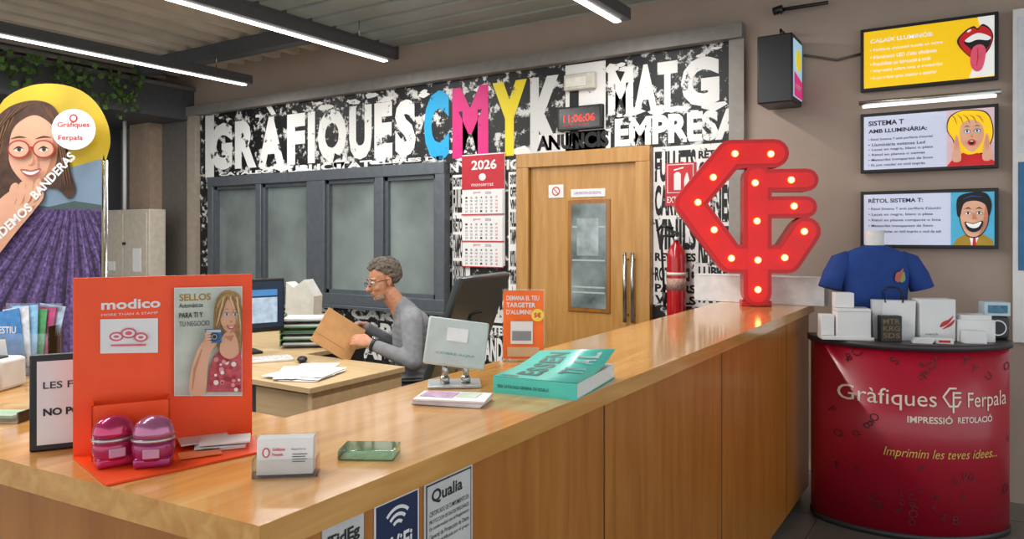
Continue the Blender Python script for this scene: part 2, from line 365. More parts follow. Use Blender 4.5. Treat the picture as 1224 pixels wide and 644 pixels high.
# projecting light box
b = B('projecting_light_box'); b.b2(-1.21, -1.0, 4.7, 4.975, 2.31, 2.73, black, bevel=.008); b.b2(-1.001, -.997, 4.725, 4.965, 2.345, 2.70, M('lb_blue', '#9fc4d8', emit=.6), 0)
b.xf = Matrix.Translation((-.995,0,0)) @ Matrix.Rotation(rad(90), 4, 'Z')
b.flat([(4.73,2.35),(4.96,2.35),(4.96,2.46),(4.73,2.5)], M('lb_magenta', '#d8307a', emit=.5), -.001)
b.flat(ell(4.85, 2.58, .07, .07), M('lb_yellow', '#f0cf20', emit=.5), -.001); b.text('copy', 4.75, 2.39, 4.92, 2.43, white, -.002)
b.xf = Matrix.Identity(4); b.tube([(-1.1,4.84,2.73),(-1.1,4.84,2.79),(-1.1,4.99,2.79)], .008, black); b.done()
b = B('cable_conduit'); p = [atY(x_, y_, 4.985) for x_, y_ in ((961,66),(975,68),(1000,72),(1030,64))]; b.tube(p, .008, M('cable_grey', '#5f574f', .6)); b.done()
b = B('spotlight_track'); b.tube([atY(925,13,4.9), atY(990,3,4.9)], .012, black); q = atY(930,12,4.9); b.cyl(q, .025, .06, black, rot=(0,rad(80),0)); b.tube([q, (q.x, 4.99, q.z)], .006, black); b.done()

# illuminated sign posters
def panel(name, zb, zt, bg):
    o = B(name); o.b2(-.655, .05, 4.945, 4.985, zb, zt, black, bevel=.004); o.y0 = 4.944; o.b2(-.635, .03, 4.944, 4.946, zb+.02, zt-.02, bg); return o
inkp = M('print_ink_navy', '#2a2840', .5)
skin_p = M('print_skin', '#f3b896', .5, emit=.15); lipr = M('print_red', '#d81a22', .5, emit=.2); pwhite = M('print_white', '#f4f4f0', .5, emit=.35); pblk = M('print_black', '#121212', .5)
skin_s = M('print_skin_shade', '#dd8f6c', .5, emit=.1)
yel = M('print_yellow', '#f3c400', .5, emit=.5, var=.05); lav = M('print_lavender', '#cfd4ea', .5, emit=.3, var=.03); pcy = M('print_cyan', '#4fb4d8', .5, emit=.25)
b = panel('light_box_sign', 2.366, 2.747, yel)
b.text('CALAIX LLUMINÓS:', -.6, 2.655, -.27, 2.685, pwhite, bold=.03)
for i, l in enumerate(('• Perfileria d\'alumini lacada en negre', '• Il·luminació LED d\'alta eficiència', '• Possibilitat de fabricació a mida', '• Impressió sobre lona o metacrilat', '• A una o dues cares, interior o exterior')):
    b.text(l, -.6, 2.60-i*.042, -.6+.38-.03*(i % 3), 2.622-i*.042, pwhite, bold=.02)
b.flat([(-.09,2.39),(.03,2.39),(.03,2.727),(-.05,2.727),(-.02,2.6)], pwhite)
b.flat([(-.15,2.60),(-.115,2.655),(-.07,2.68),(-.05,2.665),(-.025,2.685),(.01,2.655),(.025,2.6),(.0,2.53),(-.05,2.49),(-.1,2.52)], pblk, sm=True)
b.flat([(-.14,2.60),(-.11,2.65),(-.07,2.67),(-.05,2.655),(-.03,2.675),(.005,2.65),(.02,2.6),(-.005,2.535),(-.05,2.50),(-.1,2.525)], lipr, sm=True)
b.flat([(-.115,2.6),(-.05,2.635),(.01,2.6),(-.0,2.55),(-.05,2.52),(-.09,2.56)], pblk, sm=True)
b.flat([(-.11,2.605),(-.05,2.637),(.01,2.608),(-.0,2.59),(-.05,2.6),(-.09,2.59)], pwhite, sm=True)
b.flat([(-.07,2.56),(-.03,2.57),(-.01,2.53),(-.025,2.44),(-.055,2.42),(-.08,2.45),(-.085,2.5)], M('print_tongue', '#ee5a78', emit=.2), sm=True)
b.flat(strand([(-.05,2.555),(-.048,2.5),(-.055,2.45)], .003), lipr); b.flat(ell(-.09,2.655,.012,.006,12,.5), pwhite)
b.done()
b = panel('light_box_sign', 1.871, 2.232, lav)
b.text('SISTEMA T', -.61, 2.155, -.42, 2.185, inkp, bold=.03); b.text('AMB LLUMINÀRIA:', -.61, 2.11, -.30, 2.14, inkp, bold=.03)
for i, l in enumerate(('• Rètol Sistema T amb perfileria d\'alumini', '• Lluminària extensa Led', '• Lacat en negre, blanc o plata', '• Rètol en planxa o canvas', '• Metacrilat transparent de 5mm', '• Es pot retolar en vinil imprès')):
    b.text(l, -.61, 2.062-i*.031, -.61+.34-.04*(i % 2), 2.08-i*.031, inkp, bold=.01)
b.rect(-.2, 1.89, .03, 2.212, M('print_rose', '#e8c9d4', emit=.2))
b.flat([(-.2,2.1),(-.19,2.17),(-.14,2.205),(-.08,2.208),(-.01,2.19),(.02,2.13),(.025,2.05),(.0,1.98),(-.03,1.95),(-.12,1.95),(-.16,1.99),(-.17,2.04)], pblk, sm=True)
b.flat([(-.195,2.1),(-.185,2.165),(-.14,2.2),(-.08,2.203),(-.015,2.185),(.015,2.13),(.02,2.05),(-.005,1.985),(-.03,1.96),(-.12,1.955),(-.155,1.99),(-.165,2.04)], yel, sm=True)
b.flat([(-.13,2.12),(-.08,2.15),(-.03,2.12),(-.02,2.05),(-.05,1.985),(-.085,1.97),(-.13,2.03)], skin_p, sm=True)
for k_ in range(5): b.flat(strand([(-.18+.03*k_,2.19-.004*k_),(-.16+.03*k_,2.165),(-.15+.032*k_,2.13)], .0025), M('print_hair_line', '#a86a00'))
b.flat([(-.2,1.89),(-.17,1.93),(-.12,1.965),(-.09,1.95),(-.05,1.96),(.0,1.93),(.03,1.91),(.03,1.89)], lipr)
for ex in (-.1, -.052): b.flat(ell(ex, 2.085, .0155, .012), pblk); b.flat(ell(ex, 2.084, .013, .0095), pwhite); b.flat(ell(ex, 2.085, .006, .008), M('print_iris', '#2b66a8')); b.flat([(ex-.018,2.108),(ex,2.118),(ex+.018,2.108),(ex,2.113)], pblk)
b.flat(ell(-.078, 2.02, .02, .018), lipr); b.flat(ell(-.078, 2.019, .012, .011), pblk); b.flat([(-.086,2.025),(-.07,2.025),(-.072,2.03),(-.084,2.03)], pwhite)
b.flat([(-.078,2.07),(-.07,2.048),(-.082,2.048)], skin_s)
for s_, hx in ((1,-.005),(-1,-.15)):
    b.flat([(hx-.02,1.92),(hx-.018,1.99),(hx-.006,2.06),(hx+.004,2.06),(hx+.016,1.99),(hx+.02,1.92)], skin_p, sm=True)
    for q_ in range(3): b.flat(strand([(hx-.009+.008*q_,1.98),(hx-.006+.006*q_,2.02),(hx-.003+.004*q_,2.055)], .0012), skin_s)
b.done()
b = panel('light_box_sign', 1.418, 1.76, lav)
b.text('RÈTOL SISTEMA T:', -.61, 1.69, -.32, 1.72, inkp, bold=.03)
for i, l in enumerate(('• Rètol Sistema T amb perfileria d\'alumini', '• Lacat en negre, blanc o plata', '• Rètol en planxa compacte o lona', '• Metacrilat transparent de 5mm', '• Es pot retolar en vinil imprès o vinil de tall')):
    b.text(l, -.61, 1.642-i*.034, -.61+.38-.04*(i % 2), 1.661-i*.034, inkp, bold=.01)
b.rect(-.18, 1.438, .03, 1.74, pcy)
for i in range(6):
    for j in range(8): b.flat(ell(-.165+i*.036, 1.46+j*.036, .006, .006, 8), M('print_dot', '#8ccbe6', emit=.2), 4.9425)
b.flat([(-.17,1.438),(-.15,1.475),(-.11,1.5),(-.02,1.5),(.02,1.47),(.03,1.438)], M('print_suit', '#c9a02c')); b.flat([(-.09,1.5),(-.04,1.5),(-.06,1.438),(-.08,1.438)], pwhite); b.flat([(-.07,1.49),(-.06,1.49),(-.055,1.438),(-.075,1.438)], lipr)
b.flat([(-.135,1.66),(-.08,1.725),(-.02,1.705),(.005,1.62),(-.005,1.54),(-.045,1.485),(-.1,1.49),(-.135,1.57)], pblk, sm=True)
b.flat([(-.13,1.66),(-.08,1.72),(-.02,1.7),(0,1.62),(-.01,1.54),(-.05,1.49),(-.1,1.497),(-.13,1.57)], skin_p, sm=True)
b.flat([(-.012,1.66),(.0,1.62),(-.01,1.54),(-.05,1.49),(-.03,1.53),(-.02,1.6)], skin_s, sm=True)
b.flat([(-.15,1.62),(-.145,1.71),(-.08,1.738),(-.01,1.732),(.018,1.67),(.004,1.6),(-.012,1.665),(-.06,1.69),(-.115,1.675),(-.135,1.6)], pblk, sm=True)
b.flat(strand([(-.12,1.7),(-.08,1.718),(-.03,1.712)], .004), M('print_hair_blue', '#3450a0'))
for ex in (-.095, -.042): b.flat(ell(ex, 1.62, .015, .010), pblk); b.flat(ell(ex, 1.619, .013, .008), pwhite); b.flat(ell(ex, 1.62, .006, .007), pblk); b.flat([(ex-.02,1.642),(ex,1.655),(ex+.02,1.642),(ex,1.647)], pblk)
b.flat([(-.11,1.572),(-.07,1.562),(-.025,1.577),(-.035,1.53),(-.07,1.512),(-.1,1.53)], pblk, sm=True); b.flat([(-.104,1.567),(-.07,1.558),(-.032,1.572),(-.045,1.543),(-.07,1.535),(-.093,1.545)], pwhite, sm=True)
b.flat([(-.072,1.62),(-.066,1.62),(-.052,1.588),(-.075,1.583)], skin_s)
b.done()
b = B('light_bar'); b.tube([(-.66,4.93,2.295),(.06,4.93,2.295)], .014, silver, 10); b.b2(-.64,.04,4.915,4.945,2.266,2.28, M('led_soft','#ffffff',emit=1.5,var=0))
for xx in (-.55,-.05): b.b2(xx-.01,xx+.01,4.93,4.99,2.285,2.305,dark)
b.done()
b = B('framed_poster'); b.b2(.115, .75, 4.96, 4.985, .9, 2.75, white, bevel=.004); b.b2(.14, .72, 4.957, 4.961, 1.3, 1.9, M('poster_blue', '#3a6f9c')); b.b2(.14, .72, 4.957, 4.961, 1.95, 2.7, M('poster_light', '#d6dde4')); b.done()

# ---------------- wooden L counter ----------------
b = B('reception_counter')
outer = [(-.84,.665),(-.84,4.52),(-1.34,4.52),(-1.29,1.09),(-3.6,1.0),(-3.6,.45)]
def prism(pts, z0, z1, m):
    a = [b.v((p[0],p[1],z0)) for p in pts]; c = [b.v((p[0],p[1],z1)) for p in pts]; n = len(pts)
    b.f(a[::-1], m); b.f(c, m)
    for i in range(n): b.f([a[i], a[(i+1)%n], c[(i+1)%n], c[i]], m)
prism(outer, 1.055, 1.1, wood_top)
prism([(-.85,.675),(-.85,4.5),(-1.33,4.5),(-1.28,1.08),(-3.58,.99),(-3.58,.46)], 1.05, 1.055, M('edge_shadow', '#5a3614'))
body = [(-.865,.695),(-.865,4.49),(-1.1,4.49),(-1.1,.9),(-3.55,.78),(-3.55,.48)]
prism(body, .06, 1.05, wood_panel); prism([(-.9,.73),(-.9,4.46),(-1.08,4.46),(-1.08,.88),(-3.5,.76),(-3.5,.52)], 0, .06, black)
seam = M('panel_seam', '#4a2c10', .7)
for y in (1.80, 2.84, 3.93): b.b2(-.866, -.864, y-.003, y+.003, .06, 1.05, seam)
b.b2(-.8655, -.862, .69, .72, .06, 1.05, wood_door)
b.done()
def side(name, y, z): o = B(name, (-.864, y, z), rad(90)); o.y0 = 0; return o
b = side('certificate_sticker', 1.045, 0); b.b2(0, .15, -.0015, 0, .835, 1.045, M('sticker_grey', '#c9c9c6', .4)); b.ext([(.005,.84),(.145,.84),(.145,1.04),(.005,1.04)], ink, -.0018, -.0016); b.ext([(.008,.843),(.142,.843),(.142,1.037),(.008,1.037)], MC['sticker_grey'], -.0022, -.0019)
b.text('Qualia', .02, 1.0, .115, 1.028, ink, -.0026, .03)
for i, l in enumerate(('CERTIFICADO DE CUMPLIMIENTO EN','PROTECCIÓN DE DATOS PERSONALES','En conformidad con el Reglamento','General de Protección de Datos','Entidad certificada por el grupo')): b.text(l, .014, .98-i*.014, .136, .989-i*.014, ink, -.0026, .01)
for i in range(7): b.rect(.014, .9-i*.007, .13-.01*(i%3), .898-i*.007, ink, -.0026)
b.done()
b = side('wifi_sticker', .915, 0); nb = M('wifi_navy', '#12274f', .4); b.b2(0, .115, -.0015, 0, .88, 1.045, white); b.ext([(.004,.884),(.111,.884),(.111,1.041),(.004,1.041)], nb, -.0022, -.0016)
b.text('WiFi', .02, .945, .095, .98, white, -.0028, .02); b.text('ZONA', .035, .9, .08, .915, white, -.0028, .02)
for r in (.012, .024, .036):
    b.flat([(.057+r*math.cos(t), .988+r*math.sin(t)) for t in [rad(45+9*i) for i in range(11)]] + [(.057+(r+.006)*math.cos(t), .988+(r+.006)*math.sin(t)) for t in [rad(135-9*i) for i in range(11)]], white, -.0028)
b.done()
b = side('certificate_sticker', .80, 0); b.b2(0, .09, -.0015, 0, .9, 1.045, MC['sticker_grey']); b.text('TidEg', .01, 1.005, .08, 1.03, ink, -.0026, .03); b.text('Entitat adherida', .01, .985, .07, .993, ink, -.0026)
for i in range(7): b.rect(.01, .97-i*.008, .08-.006*(i%3), .968-i*.008, ink, -.0026)
b.done()

# ---------------- orange stamp display ----------------
b = B('stamp_display_stand', (-1.372, .685, 1.1), rad(60.6)); Wd, Hh = .305, .322
b.b2(0, Wd, 0, .005, .002, Hh, orange, bevel=.001)
pts = [(0,0),(.055,-.195),(Wd+.005,-.12),(Wd,0)]
a = [b.v((p[0],p[1],0.0005)) for p in pts]; c = [b.v((p[0],p[1],.004)) for p in pts]; b.f(a, orange); b.f(c, orange)
for i in range(4): b.f([a[i],a[(i+1)%4],c[(i+1)%4],c[i]], orange)
b.b2(.03, .155, -.05, -.046, .004, .10, orange); b.b2(.03, .033, -.05, 0, .004, .10, orange); b.b2(.152, .155, -.05, 0, .004, .10, orange); b.b2(.033, .152, -.046, 0, .06, .062, M('orange_dark', '#a83c0a'))
def pan(px, py):
    u = (px-88)/214; bot = 548-26*u; return (u*Wd, (bot-py)/(bot-331)*Hh)
b.map = pan; b.y0 = -.0005
b.text('modico', 119, 370, 187, 357, white, bold=.03); b.text('MORE THAN A STAMP', 119, 377.5, 184, 373, white)
b.rect(118, 422, 184, 381, white)
pk = M('pink_ink', '#e05a70', .5)
for (cx_, cy_, r_) in ((136,402,8),(150,398,9),(164,403,8)): b.flat(ell(cx_, cy_, r_, r_*.7), pk); b.flat(ell(cx_, cy_, r_-2, r_*.7-2), white); b.flat(ell(cx_, cy_, r_-5, r_*.7-4), pk)
b.rect(130, 413, 170, 411, pk)
b.rect(203, 473, 288, 345, white); b.rect(204, 472, 287, 346, M('poster_sage', '#c3cabd', .5, var=.15, ns=30))
b.text('SELLOS', 209, 361, 248, 352, M('gold_ink', '#a8863a'), bold=.03); b.text('Automáticos', 209, 369, 238, 363, ink, bold=.01); b.text('PARA TI Y', 209, 381, 238, 374, ink, bold=.02); b.text('TU NEGOCIO', 209, 391, 246, 384, ink, bold=.0)
hair_y = M('print_blonde', '#b08c55', .5, var=.3, ns=160); hair_l = M('print_blonde_light', '#dcc08a', .5); hair_d = M('print_blonde_dark', '#80602f', .5)
sk = M('print_face', '#dda888', .5, var=.06); sks = M('print_face_shade', '#c1835f', .5); dr = M('print_dress', '#c7505a', .5, var=.4, ns=120)
b.flat([(253,366),(258,355),(268,349),(280,352),(286,360),(287,385),(287,415),(282,432),(262,428),(254,408),(251,385)], hair_y, sm=True)
b.flat([(243,468),(246,440),(252,425),(262,418),(284,418),(287,430),(287,468)], dr)
for i in range(22):
    cx_, cy_ = random.uniform(252,284), random.uniform(428,465); r_ = random.uniform(1.6,3.4); b.flat(ell(cx_, cy_, r_, r_*.9, 10), (white, M('print_red2', '#a81c30'), M('print_pink', '#e8949c'))[i % 3])
b.flat([(221,467),(222,445),(229,420),(238,406),(248,402),(256,407),(248,418),(243,436),(240,466),(230,471)], sk, sm=True)
b.flat(strand([(224,464),(227,440),(236,416)], 1.6), sks)
b.flat([(262,400),(276,398),(282,420),(270,428),(258,420)], sk, sm=True); b.flat([(264,402),(276,400),(272,408)], sks)
b.flat([(258,374),(261,363),(270,359),(279,362),(283,372),(281,386),(276,395),(270,398),(263,393),(259,385)], sk, sm=True)
b.flat([(281,372),(281,386),(276,395),(270,398),(276,390),(279,380)], sks, sm=True)
b.flat([(253,372),(258,358),(270,352),(282,357),(286,372),(280,364),(270,359),(262,365),(259,378),(256,392)], hair_y, sm=True)
for k_ in range(7): b.flat(strand([(262+k_*3,354+abs(k_-3)),(255+k_*5,372) if k_ < 1 or k_ > 5 else (258+k_*4.2,357),(254 if k_ < 3 else 285,385+k_*3),(256 if k_ < 3 else 284,410+k_*2)], .9), hair_l if k_ % 2 else hair_d)
for ex in (266, 276.5): b.flat(ell(ex, 376, 3, 1.7), white); b.flat(ell(ex, 376, 1.5, 1.6), M('print_iris_blue', '#3f5c74')); b.flat([(ex-3.4,374.5),(ex,373.4),(ex+3.4,374.5),(ex,374.2)], ink); b.flat([(ex-3.6,370.6),(ex,369.3),(ex+3.6,370.6),(ex,370.1)], hair_d)
b.flat([(270.5,383),(273.5,384),(271,385.4),(269,384)], sks); b.flat([(265,388),(271,389.4),(277,387.6),(274,392.5),(268,392.5)], M('print_lip', '#b8524f'), sm=True); b.flat([(267,389.3),(271,390.2),(275.5,389),(271,391.6)], white)
b.rect(239, 408, 259, 392, M('camera_blue', '#2c5d92')); b.rect(240, 396, 258, 393, M('camera_silver', '#b8c4cc')); b.flat(ell(250, 401, 5, 5), M('camera_navy', '#16304f')); b.flat(ell(250, 401, 3.4, 3.2), M('camera_silver2', '#8fa0ac')); b.flat(ell(250, 401, 2.3, 2.2), pblk)
for k_ in range(4): b.flat([(239,396+k_*3.2),(245,395.6+k_*3.2),(246,397.3+k_*3.2),(239,398.8+k_*3.2)], sk, sm=True)
b.map = None; b.done()
def stamp(name, loc, rz, cc, c2):
    o = B(name, loc, rz); m1 = M('stamp_'+cc, cc, .22, .3, coat=.6); m2 = M('stamp_top_'+c2, c2, .2, .5, coat=.8)
    o.box((0,0,.009), (.060,.044,.018), m1, bevel=.006, seg=3)
    o.lathe([(.030,.012),(.033,.02),(.0345,.034),(.033,.042)], m1, sx=1, sy=.78)
    o.lathe([(.032,.042),(.0352,.0445),(.0352,.0475),(.032,.05)], M('stamp_ring', '#c9b6bd', .25, .8), sy=.78)
    o.lathe([(.034,.05),(.0335,.058),(.031,.067),(.026,.075),(.018,.081),(.009,.0845),(.001,.0855)], m2, sy=.78)
    o.box((0,-.0275,.026), (.026,.004,.016), M('stamp_win', '#c98da8', .15), bevel=.0018)
    o.done()
stamp('rubber_stamp', (-1.205, .735, 1.1045), rad(50), '#a02060', '#b8688e')
stamp('rubber_stamp', (-1.266, .700, 1.1045), rad(72), '#c01f56', '#c82c62')
b = B('leaflet_stack', (-1.205, .865, 1.1045), rad(50))
for i, (dx, dy, a) in enumerate(((0,0,.1),(.004,.003,-.05),(-.03,.03,.25),(.01,-.002,.02))): b.box((dx,dy,.002+i*.0035), (.088,.056,.003), white, rot=(0,0,a))
b.box((-.03,-.045,.0025), (.07,.04,.002), M('card_orange', '#e88050'), rot=(0,0,.2)); b.done()
b = B('business_card_holder', (-.985, .835, 1.1), rad(40))
b.b2(-.052,.052,-.022,-.0195,0,.03,acr); b.b2(-.052,.052,.02,.0225,0,.062,acr); b.b2(-.052,-.0495,-.022,.02,0,.03,acr); b.b2(.0495,.052,-.022,.02,0,.03,acr); b.b2(-.052,.052,-.022,.022,0,.002,acr)
for i in range(12): b.box((0, -.015+i*.0022, .034), (.09, .0014, .058), white, rot=(rad(-6),0,0))
b.y0 = -.0205; b.xf = Matrix.Translation((0,-.0165,.034)) @ Matrix.Rotation(rad(-6),4,'X')
b.text('Gràfiques', -.02, .008, .0, .0145, red, -.001, .02); b.text('Ferpala', -.02, .0, -.003, .006, red, -.001, .02); b.flat(ell(-.03,.007,.006,.008), red, -.001); b.flat(ell(-.03,.007,.004,.006), white, -.0012)
b.text('Miquel Ferrer', .01, .009, .034, .013, ink, -.001)
for i in range(4): b.rect(.012, .004-i*.004, .036-.003*(i%2), .0028-i*.004, ink, -.001)
b.done()
b = B('glass_paperweight', (-.94, .985, 1.1), rad(30)); b.box((0,0,.009), (.1,.062,.018), clear('green_glass', '#c9e8d4', .5), bevel=.002); b.box((0,0,.0015), (.094,.056,.002), M('green_card', '#7fb392', .5, var=.4, ns=60)); b.done()
b = B('framed_notice', (-1.476, .66, 1.1), rad(58)); Hn = .178
b.b2(0,.27,0,.012,0,Hn, black, bevel=.003); b.b2(.012,.258,-.001,.002,.012,Hn-.012, white)
b.text('LES FEINES', .022, .115, .125, .128, ink, -.002, .01); b.text('NO PORTEN', .022, .065, .13, .079, ink, -.002, .04); b.text('IVA INCLÒS', .14, .065, .24, .079, ink, -.002, .04)
b.box((.13,.05,.07), (.03,.004,.15), black, rot=(rad(-28),0,0)); b.done()
b = B('leaflet_holder', D(26, 448, 2.1).xy.to_3d()+Vector((0,.02,1.1)), rad(32)); b.b2(-.09,.075,-.03,-.027,0,.12,acr); b.b2(-.09,.075,.03,.033,0,.2,acr); b.b2(-.09,-.087,-.03,.03,0,.14,acr); b.b2(.072,.075,-.03,.03,0,.14,acr); b.b2(-.09,.075,-.03,.03,0,.003,acr)
cols = ['#3f86c8','#e7e9ec','#8ec3e6','#5aa86a','#c04a7a','#bcd2e6']
for i in range(6): b.box((-.045+i*.016, -.018+i*.008, .1+.006*(i%3)), (.075,.003,.17), M('leaflet_'+cols[i], cols[i], .4, var=.3, ns=50), rot=(rad(-8), rad(-12+4*i), 0))
b.text('ESTIU', -.07,.12,-.02,.14, white, -.0275, .02); b.done()
b = B('receipt_printer', D(2, 468, 1.93).xy.to_3d()+Vector((0,0,1.1)), rad(30)); b.box((-.03,-.01,.04), (.14,.1,.08), M('printer_white', '#dcdcda', .4), bevel=.01); b.box((-.03,-.02,.082), (.1,.04,.006), dark, bevel=.002); b.box((-.03,.01,.1), (.07,.002,.05), white, rot=(rad(10),0,0)); b.done()
b = B('glass_tray', atZ(2, 500, 1.1), rad(30)); b.box((0,0,.003), (.14,.09,.006), acr, bevel=.001)
for s_ in (-1,1): b.box((s_*.069,0,.012), (.003,.09,.024), acr); b.box((0,s_*.044,.012), (.14,.003,.024), acr)
b.box((0,0,.01), (.09,.055,.006), M('card_green', '#8fae8f')); b.done()

# catalogue, leaflets, device
teal = M('catalogue_teal', '#4fcbbb', .35, coat=.2, var=.04)
b = B('catalogue_book', (-.965, 1.72, 1.1), rad(8)); b.box((0,0,.002), (.225,.31,.003), teal); b.box((.002,0,.021), (.219,.304,.036), M('page_block', '#e9e7df', .7, var=.15, ns=200)); b.box((-.111,0,.021), (.004,.31,.04), teal)
cov = []
N = 14
def cz(X, Y):
    i = (Y+.155)/.31; t = max(0, (i-.25)/.75); return .0415 + (.03+.01*(X/.114))*t*t
for i in range(N+1):
    v_ = -.155 + .31*i/N; cov.append((b.v((-.113,v_,cz(-.114,v_)-.0015)), b.v((.114,v_,cz(.114,v_)-.0015)), b.v((-.113,v_,cz(-.114,v_))), b.v((.114,v_,cz(.114,v_)))))
for p, q in zip(cov, cov[1:]): b.f([p[2],p[3],q[3],q[2]], teal, True); b.f([p[0],q[0],q[1],p[1]], teal, True); b.f([p[0],p[2],q[2],q[0]], teal); b.f([p[1],q[1],q[3],p[3]], teal)
tk = M('catalogue_ink', '#1c5f5c', .4)
def topt(s, x, y_, h, L, m, a=0):
    vs, fs, asp = text_geo(s, .03); nv = []
    for u, w in vs:
        X = L*u; Y = h*w; X, Y = X*math.cos(a)-Y*math.sin(a), X*math.sin(a)+Y*math.cos(a); X += x; Y += y_
        nv.append(b.v((X, Y, cz(X, Y)+.0015)))
    for f in fs: b.f([nv[k] for k in f], m)
topt('2026', -.1, -.145, .016, .05, tk)
a90 = rad(90)
for k_, ch in enumerate('ESSEN'): topt(ch, -.01, -.11+k_*.05, .06, .042, tk, a90)
for k_, ch in enumerate('TIAL'): topt(ch, .085, -.06+k_*.05, .06, .042 if ch != 'I' else .014, tk, a90)
b.xf = Matrix.Translation((0,-.1565,0)); b.b2(-.112,.113,-.0005,.0015,.0,.0405, teal); b.text('2026 CATÁLOGO GENERAL DE REGALO', -.1, .014, .04, .024, tk, -.0012, .02); b.done()
b = B('leaflet_stack', (-1.075, 1.405, 1.1), rad(18))
for i, cc in enumerate(('#e9e4e8','#efeff0','#d9c6de','#f0efee')): b.box((.002*i,-.002*i,.003+i*.004), (.17,.095,.0035), M('lf_'+cc, cc, .4), rot=(0,0,.03*i))
b.box((-.03,.0,.0175), (.08,.06,.001), M('lf_pink', '#c7a0c0', var=.4, ns=60)); b.box((.04,.01,.0175), (.05,.05,.001), M('lf_green', '#c7d4be')); b.done()
b = B('card_payment_terminal', (-1.185, 1.56, 1.1), rad(38)); b.box((0,.01,.004), (.14,.1,.008), M('base_grey', '#c3c4c4', .3, .5), bevel=.003)
for xx in (-.025, .03): b.cyl((xx,0,.04), .009, .07, silver); b.lathe([(.013,0),(.013,.012),(.009,.02)], silver, (xx,0,.008)); b.sph((xx,0,.075), .012, silver)
b.xf = Matrix.Translation((.005,-.015,.115)) @ Matrix.Rotation(rad(8),4,'Y') @ Matrix.Rotation(rad(-18),4,'X')
b.box((0,0,0), (.16,.012,.125), M('tablet_white', '#c3cdc9', .35), bevel=.005); b.box((0,.008,0), (.15,.004,.115), black, bevel=.001); b.box((0,-.007,.02), (.055,.003,.035), M('tablet_logo', '#e9ebea', .3), bevel=.001); b.text('COBRE AQUI', -.05,-.035,.05,-.028, M('teal_ink', '#4a9a90'), -.0075); b.done()
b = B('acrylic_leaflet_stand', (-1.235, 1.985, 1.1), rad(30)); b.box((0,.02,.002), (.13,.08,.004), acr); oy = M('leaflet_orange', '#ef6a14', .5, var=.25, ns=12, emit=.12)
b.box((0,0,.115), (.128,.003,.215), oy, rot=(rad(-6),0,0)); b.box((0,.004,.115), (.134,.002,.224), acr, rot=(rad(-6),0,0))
b.xf = Matrix.Translation((0,-.002,.115)) @ Matrix.Rotation(rad(-6),4,'X')
for i, l in enumerate(('DEMANA EL TEU','TARGETER','D\'ALUMINI!')): b.text(l, -.054, .076-i*.022, .05-.012*i, .091-i*.022, white, -.003, .02)
b.flat(ell(.045,.03,.02,.02), M('sticker_yel', '#f4d24a'), -.0028); b.text('5€', .034,.022,.056,.038, red, -.0034, .03)
b.rect(-.04,-.06,.03,.01, white, -.003); b.rect(-.035,-.05,.025,-.02, M('grey_pr', '#8b8f95'), -.0034); b.rect(-.05,-.1,.05,-.07, M('tan_pr', '#d9b48a'), -.003); b.done()

b = B('computer_monitor', (-1.70, 2.27, .75), rad(100)); mg = M('monitor_back', '#2c3837', .35, coat=.2)
b.box((0,.05,.01), (.24,.2,.015), mg, bevel=.005); b.tube([(0,.05,.02),(0,.03,.25),(0,-.02,.38)], [.03,.025,.025], mg)
b.xf = Matrix.Translation((0,-.04,.41)) @ Matrix.Rotation(rad(20),4,'X')
b.box((0,0,0), (.44,.03,.40), mg, bevel=.01, seg=3); b.box((0,.016,0), (.42,.003,.37), black); b.box((0,-.018,.0), (.1,.01,.1), dark, bevel=.003); b.done()
b = B('side_desk'); b.b2(-2.05,-1.42,1.75,3.4,.72,.75, wood_desk, bevel=.003)
for xx in (-2.0,-1.47):
    for yy in (1.8,3.35): b.b2(xx-.02,xx+.02,yy-.02,yy+.02,0,.72, dark)
b.done()

# white box + red marquee sign
b = B('white_plinth_box', (-1.13, 4.44, 1.1), 0); b.box((0,0,.078), (.74,.13,.156), M('box_white', '#e6e3e0', .5), bevel=.003); b.box((0,0,.156), (.745,.135,.004), white); b.done()
b = B('marquee_letter_sign', (-1.10, 4.235, 1.1), rad(24)); k = .00478
def lg(px, py): return ((px-911)*k*1.02, (357-py)*k)
rin = M('sign_glow_red', '#c8060a', .35, emit=.22, ecol='#ff1008', var=.1)
def stroke(pts, w):
    P = [Vector(p) for p in pts]
    out = []
    for a, c in zip(P, P[1:]):
        d = (c-a).normalized(); n = Vector((-d.y, d.x)); a0 = math.atan2(n.y, n.x)
        poly = [(c + w*Vector((math.cos(a0-t), math.sin(a0-t)))) for t in [math.pi*i/8 for i in range(9)]]
        poly += [(a + w*Vector((math.cos(a0+math.pi-t), math.sin(a0+math.pi-t)))) for t in [math.pi*i/8 for i in range(9)]]
        out.append([(p.x, p.y) for p in poly])
    return out
b.map = lg; e = 0
strokes = [([(929,180),(882,180),(836,237),(882,302),(943,302),(963,270)], 16.5), ([(911,211),(964,211)], 13), ([(911,242),(963,242)], 12.5), ([(911,208),(911,341)], 15.5)]
for pts, w in strokes:
    for poly in stroke(pts, w): e += .0004; b.ext(poly, red, -.07-e, .045+e)
e = 0
for pts, w in strokes:
    for poly in stroke(pts, w-4.5): e += .0003; b.ext(poly, rin, -.0765-e, -.06)
b.map = None
b.b2(-.08,.08,-.055,.045,.0,.03, red, bevel=.004)
bulb = M('bulb_warm', '#fff0c0', emit=7, ecol='#ffc860', var=0); sock = M('bulb_socket', '#ff8a50', emit=1.2, ecol='#ff7a30')
for p in ((886,180),(925,181),(908,214),(947,211),(862,207),(845,236),(863,268),(882,301),(910,258),(911,303),(940,300),(961,270),(950,241),(911,337)):
    x_, z_ = lg(*p); b.lathe([(.02,0),(.02,.006)], sock, (x_, -.081, z_), rot=(rad(90),0,0), seg=16); b.sph((x_, -.09, z_), (.0145,.016,.0145), bulb, u=12, w=8)
b.done()

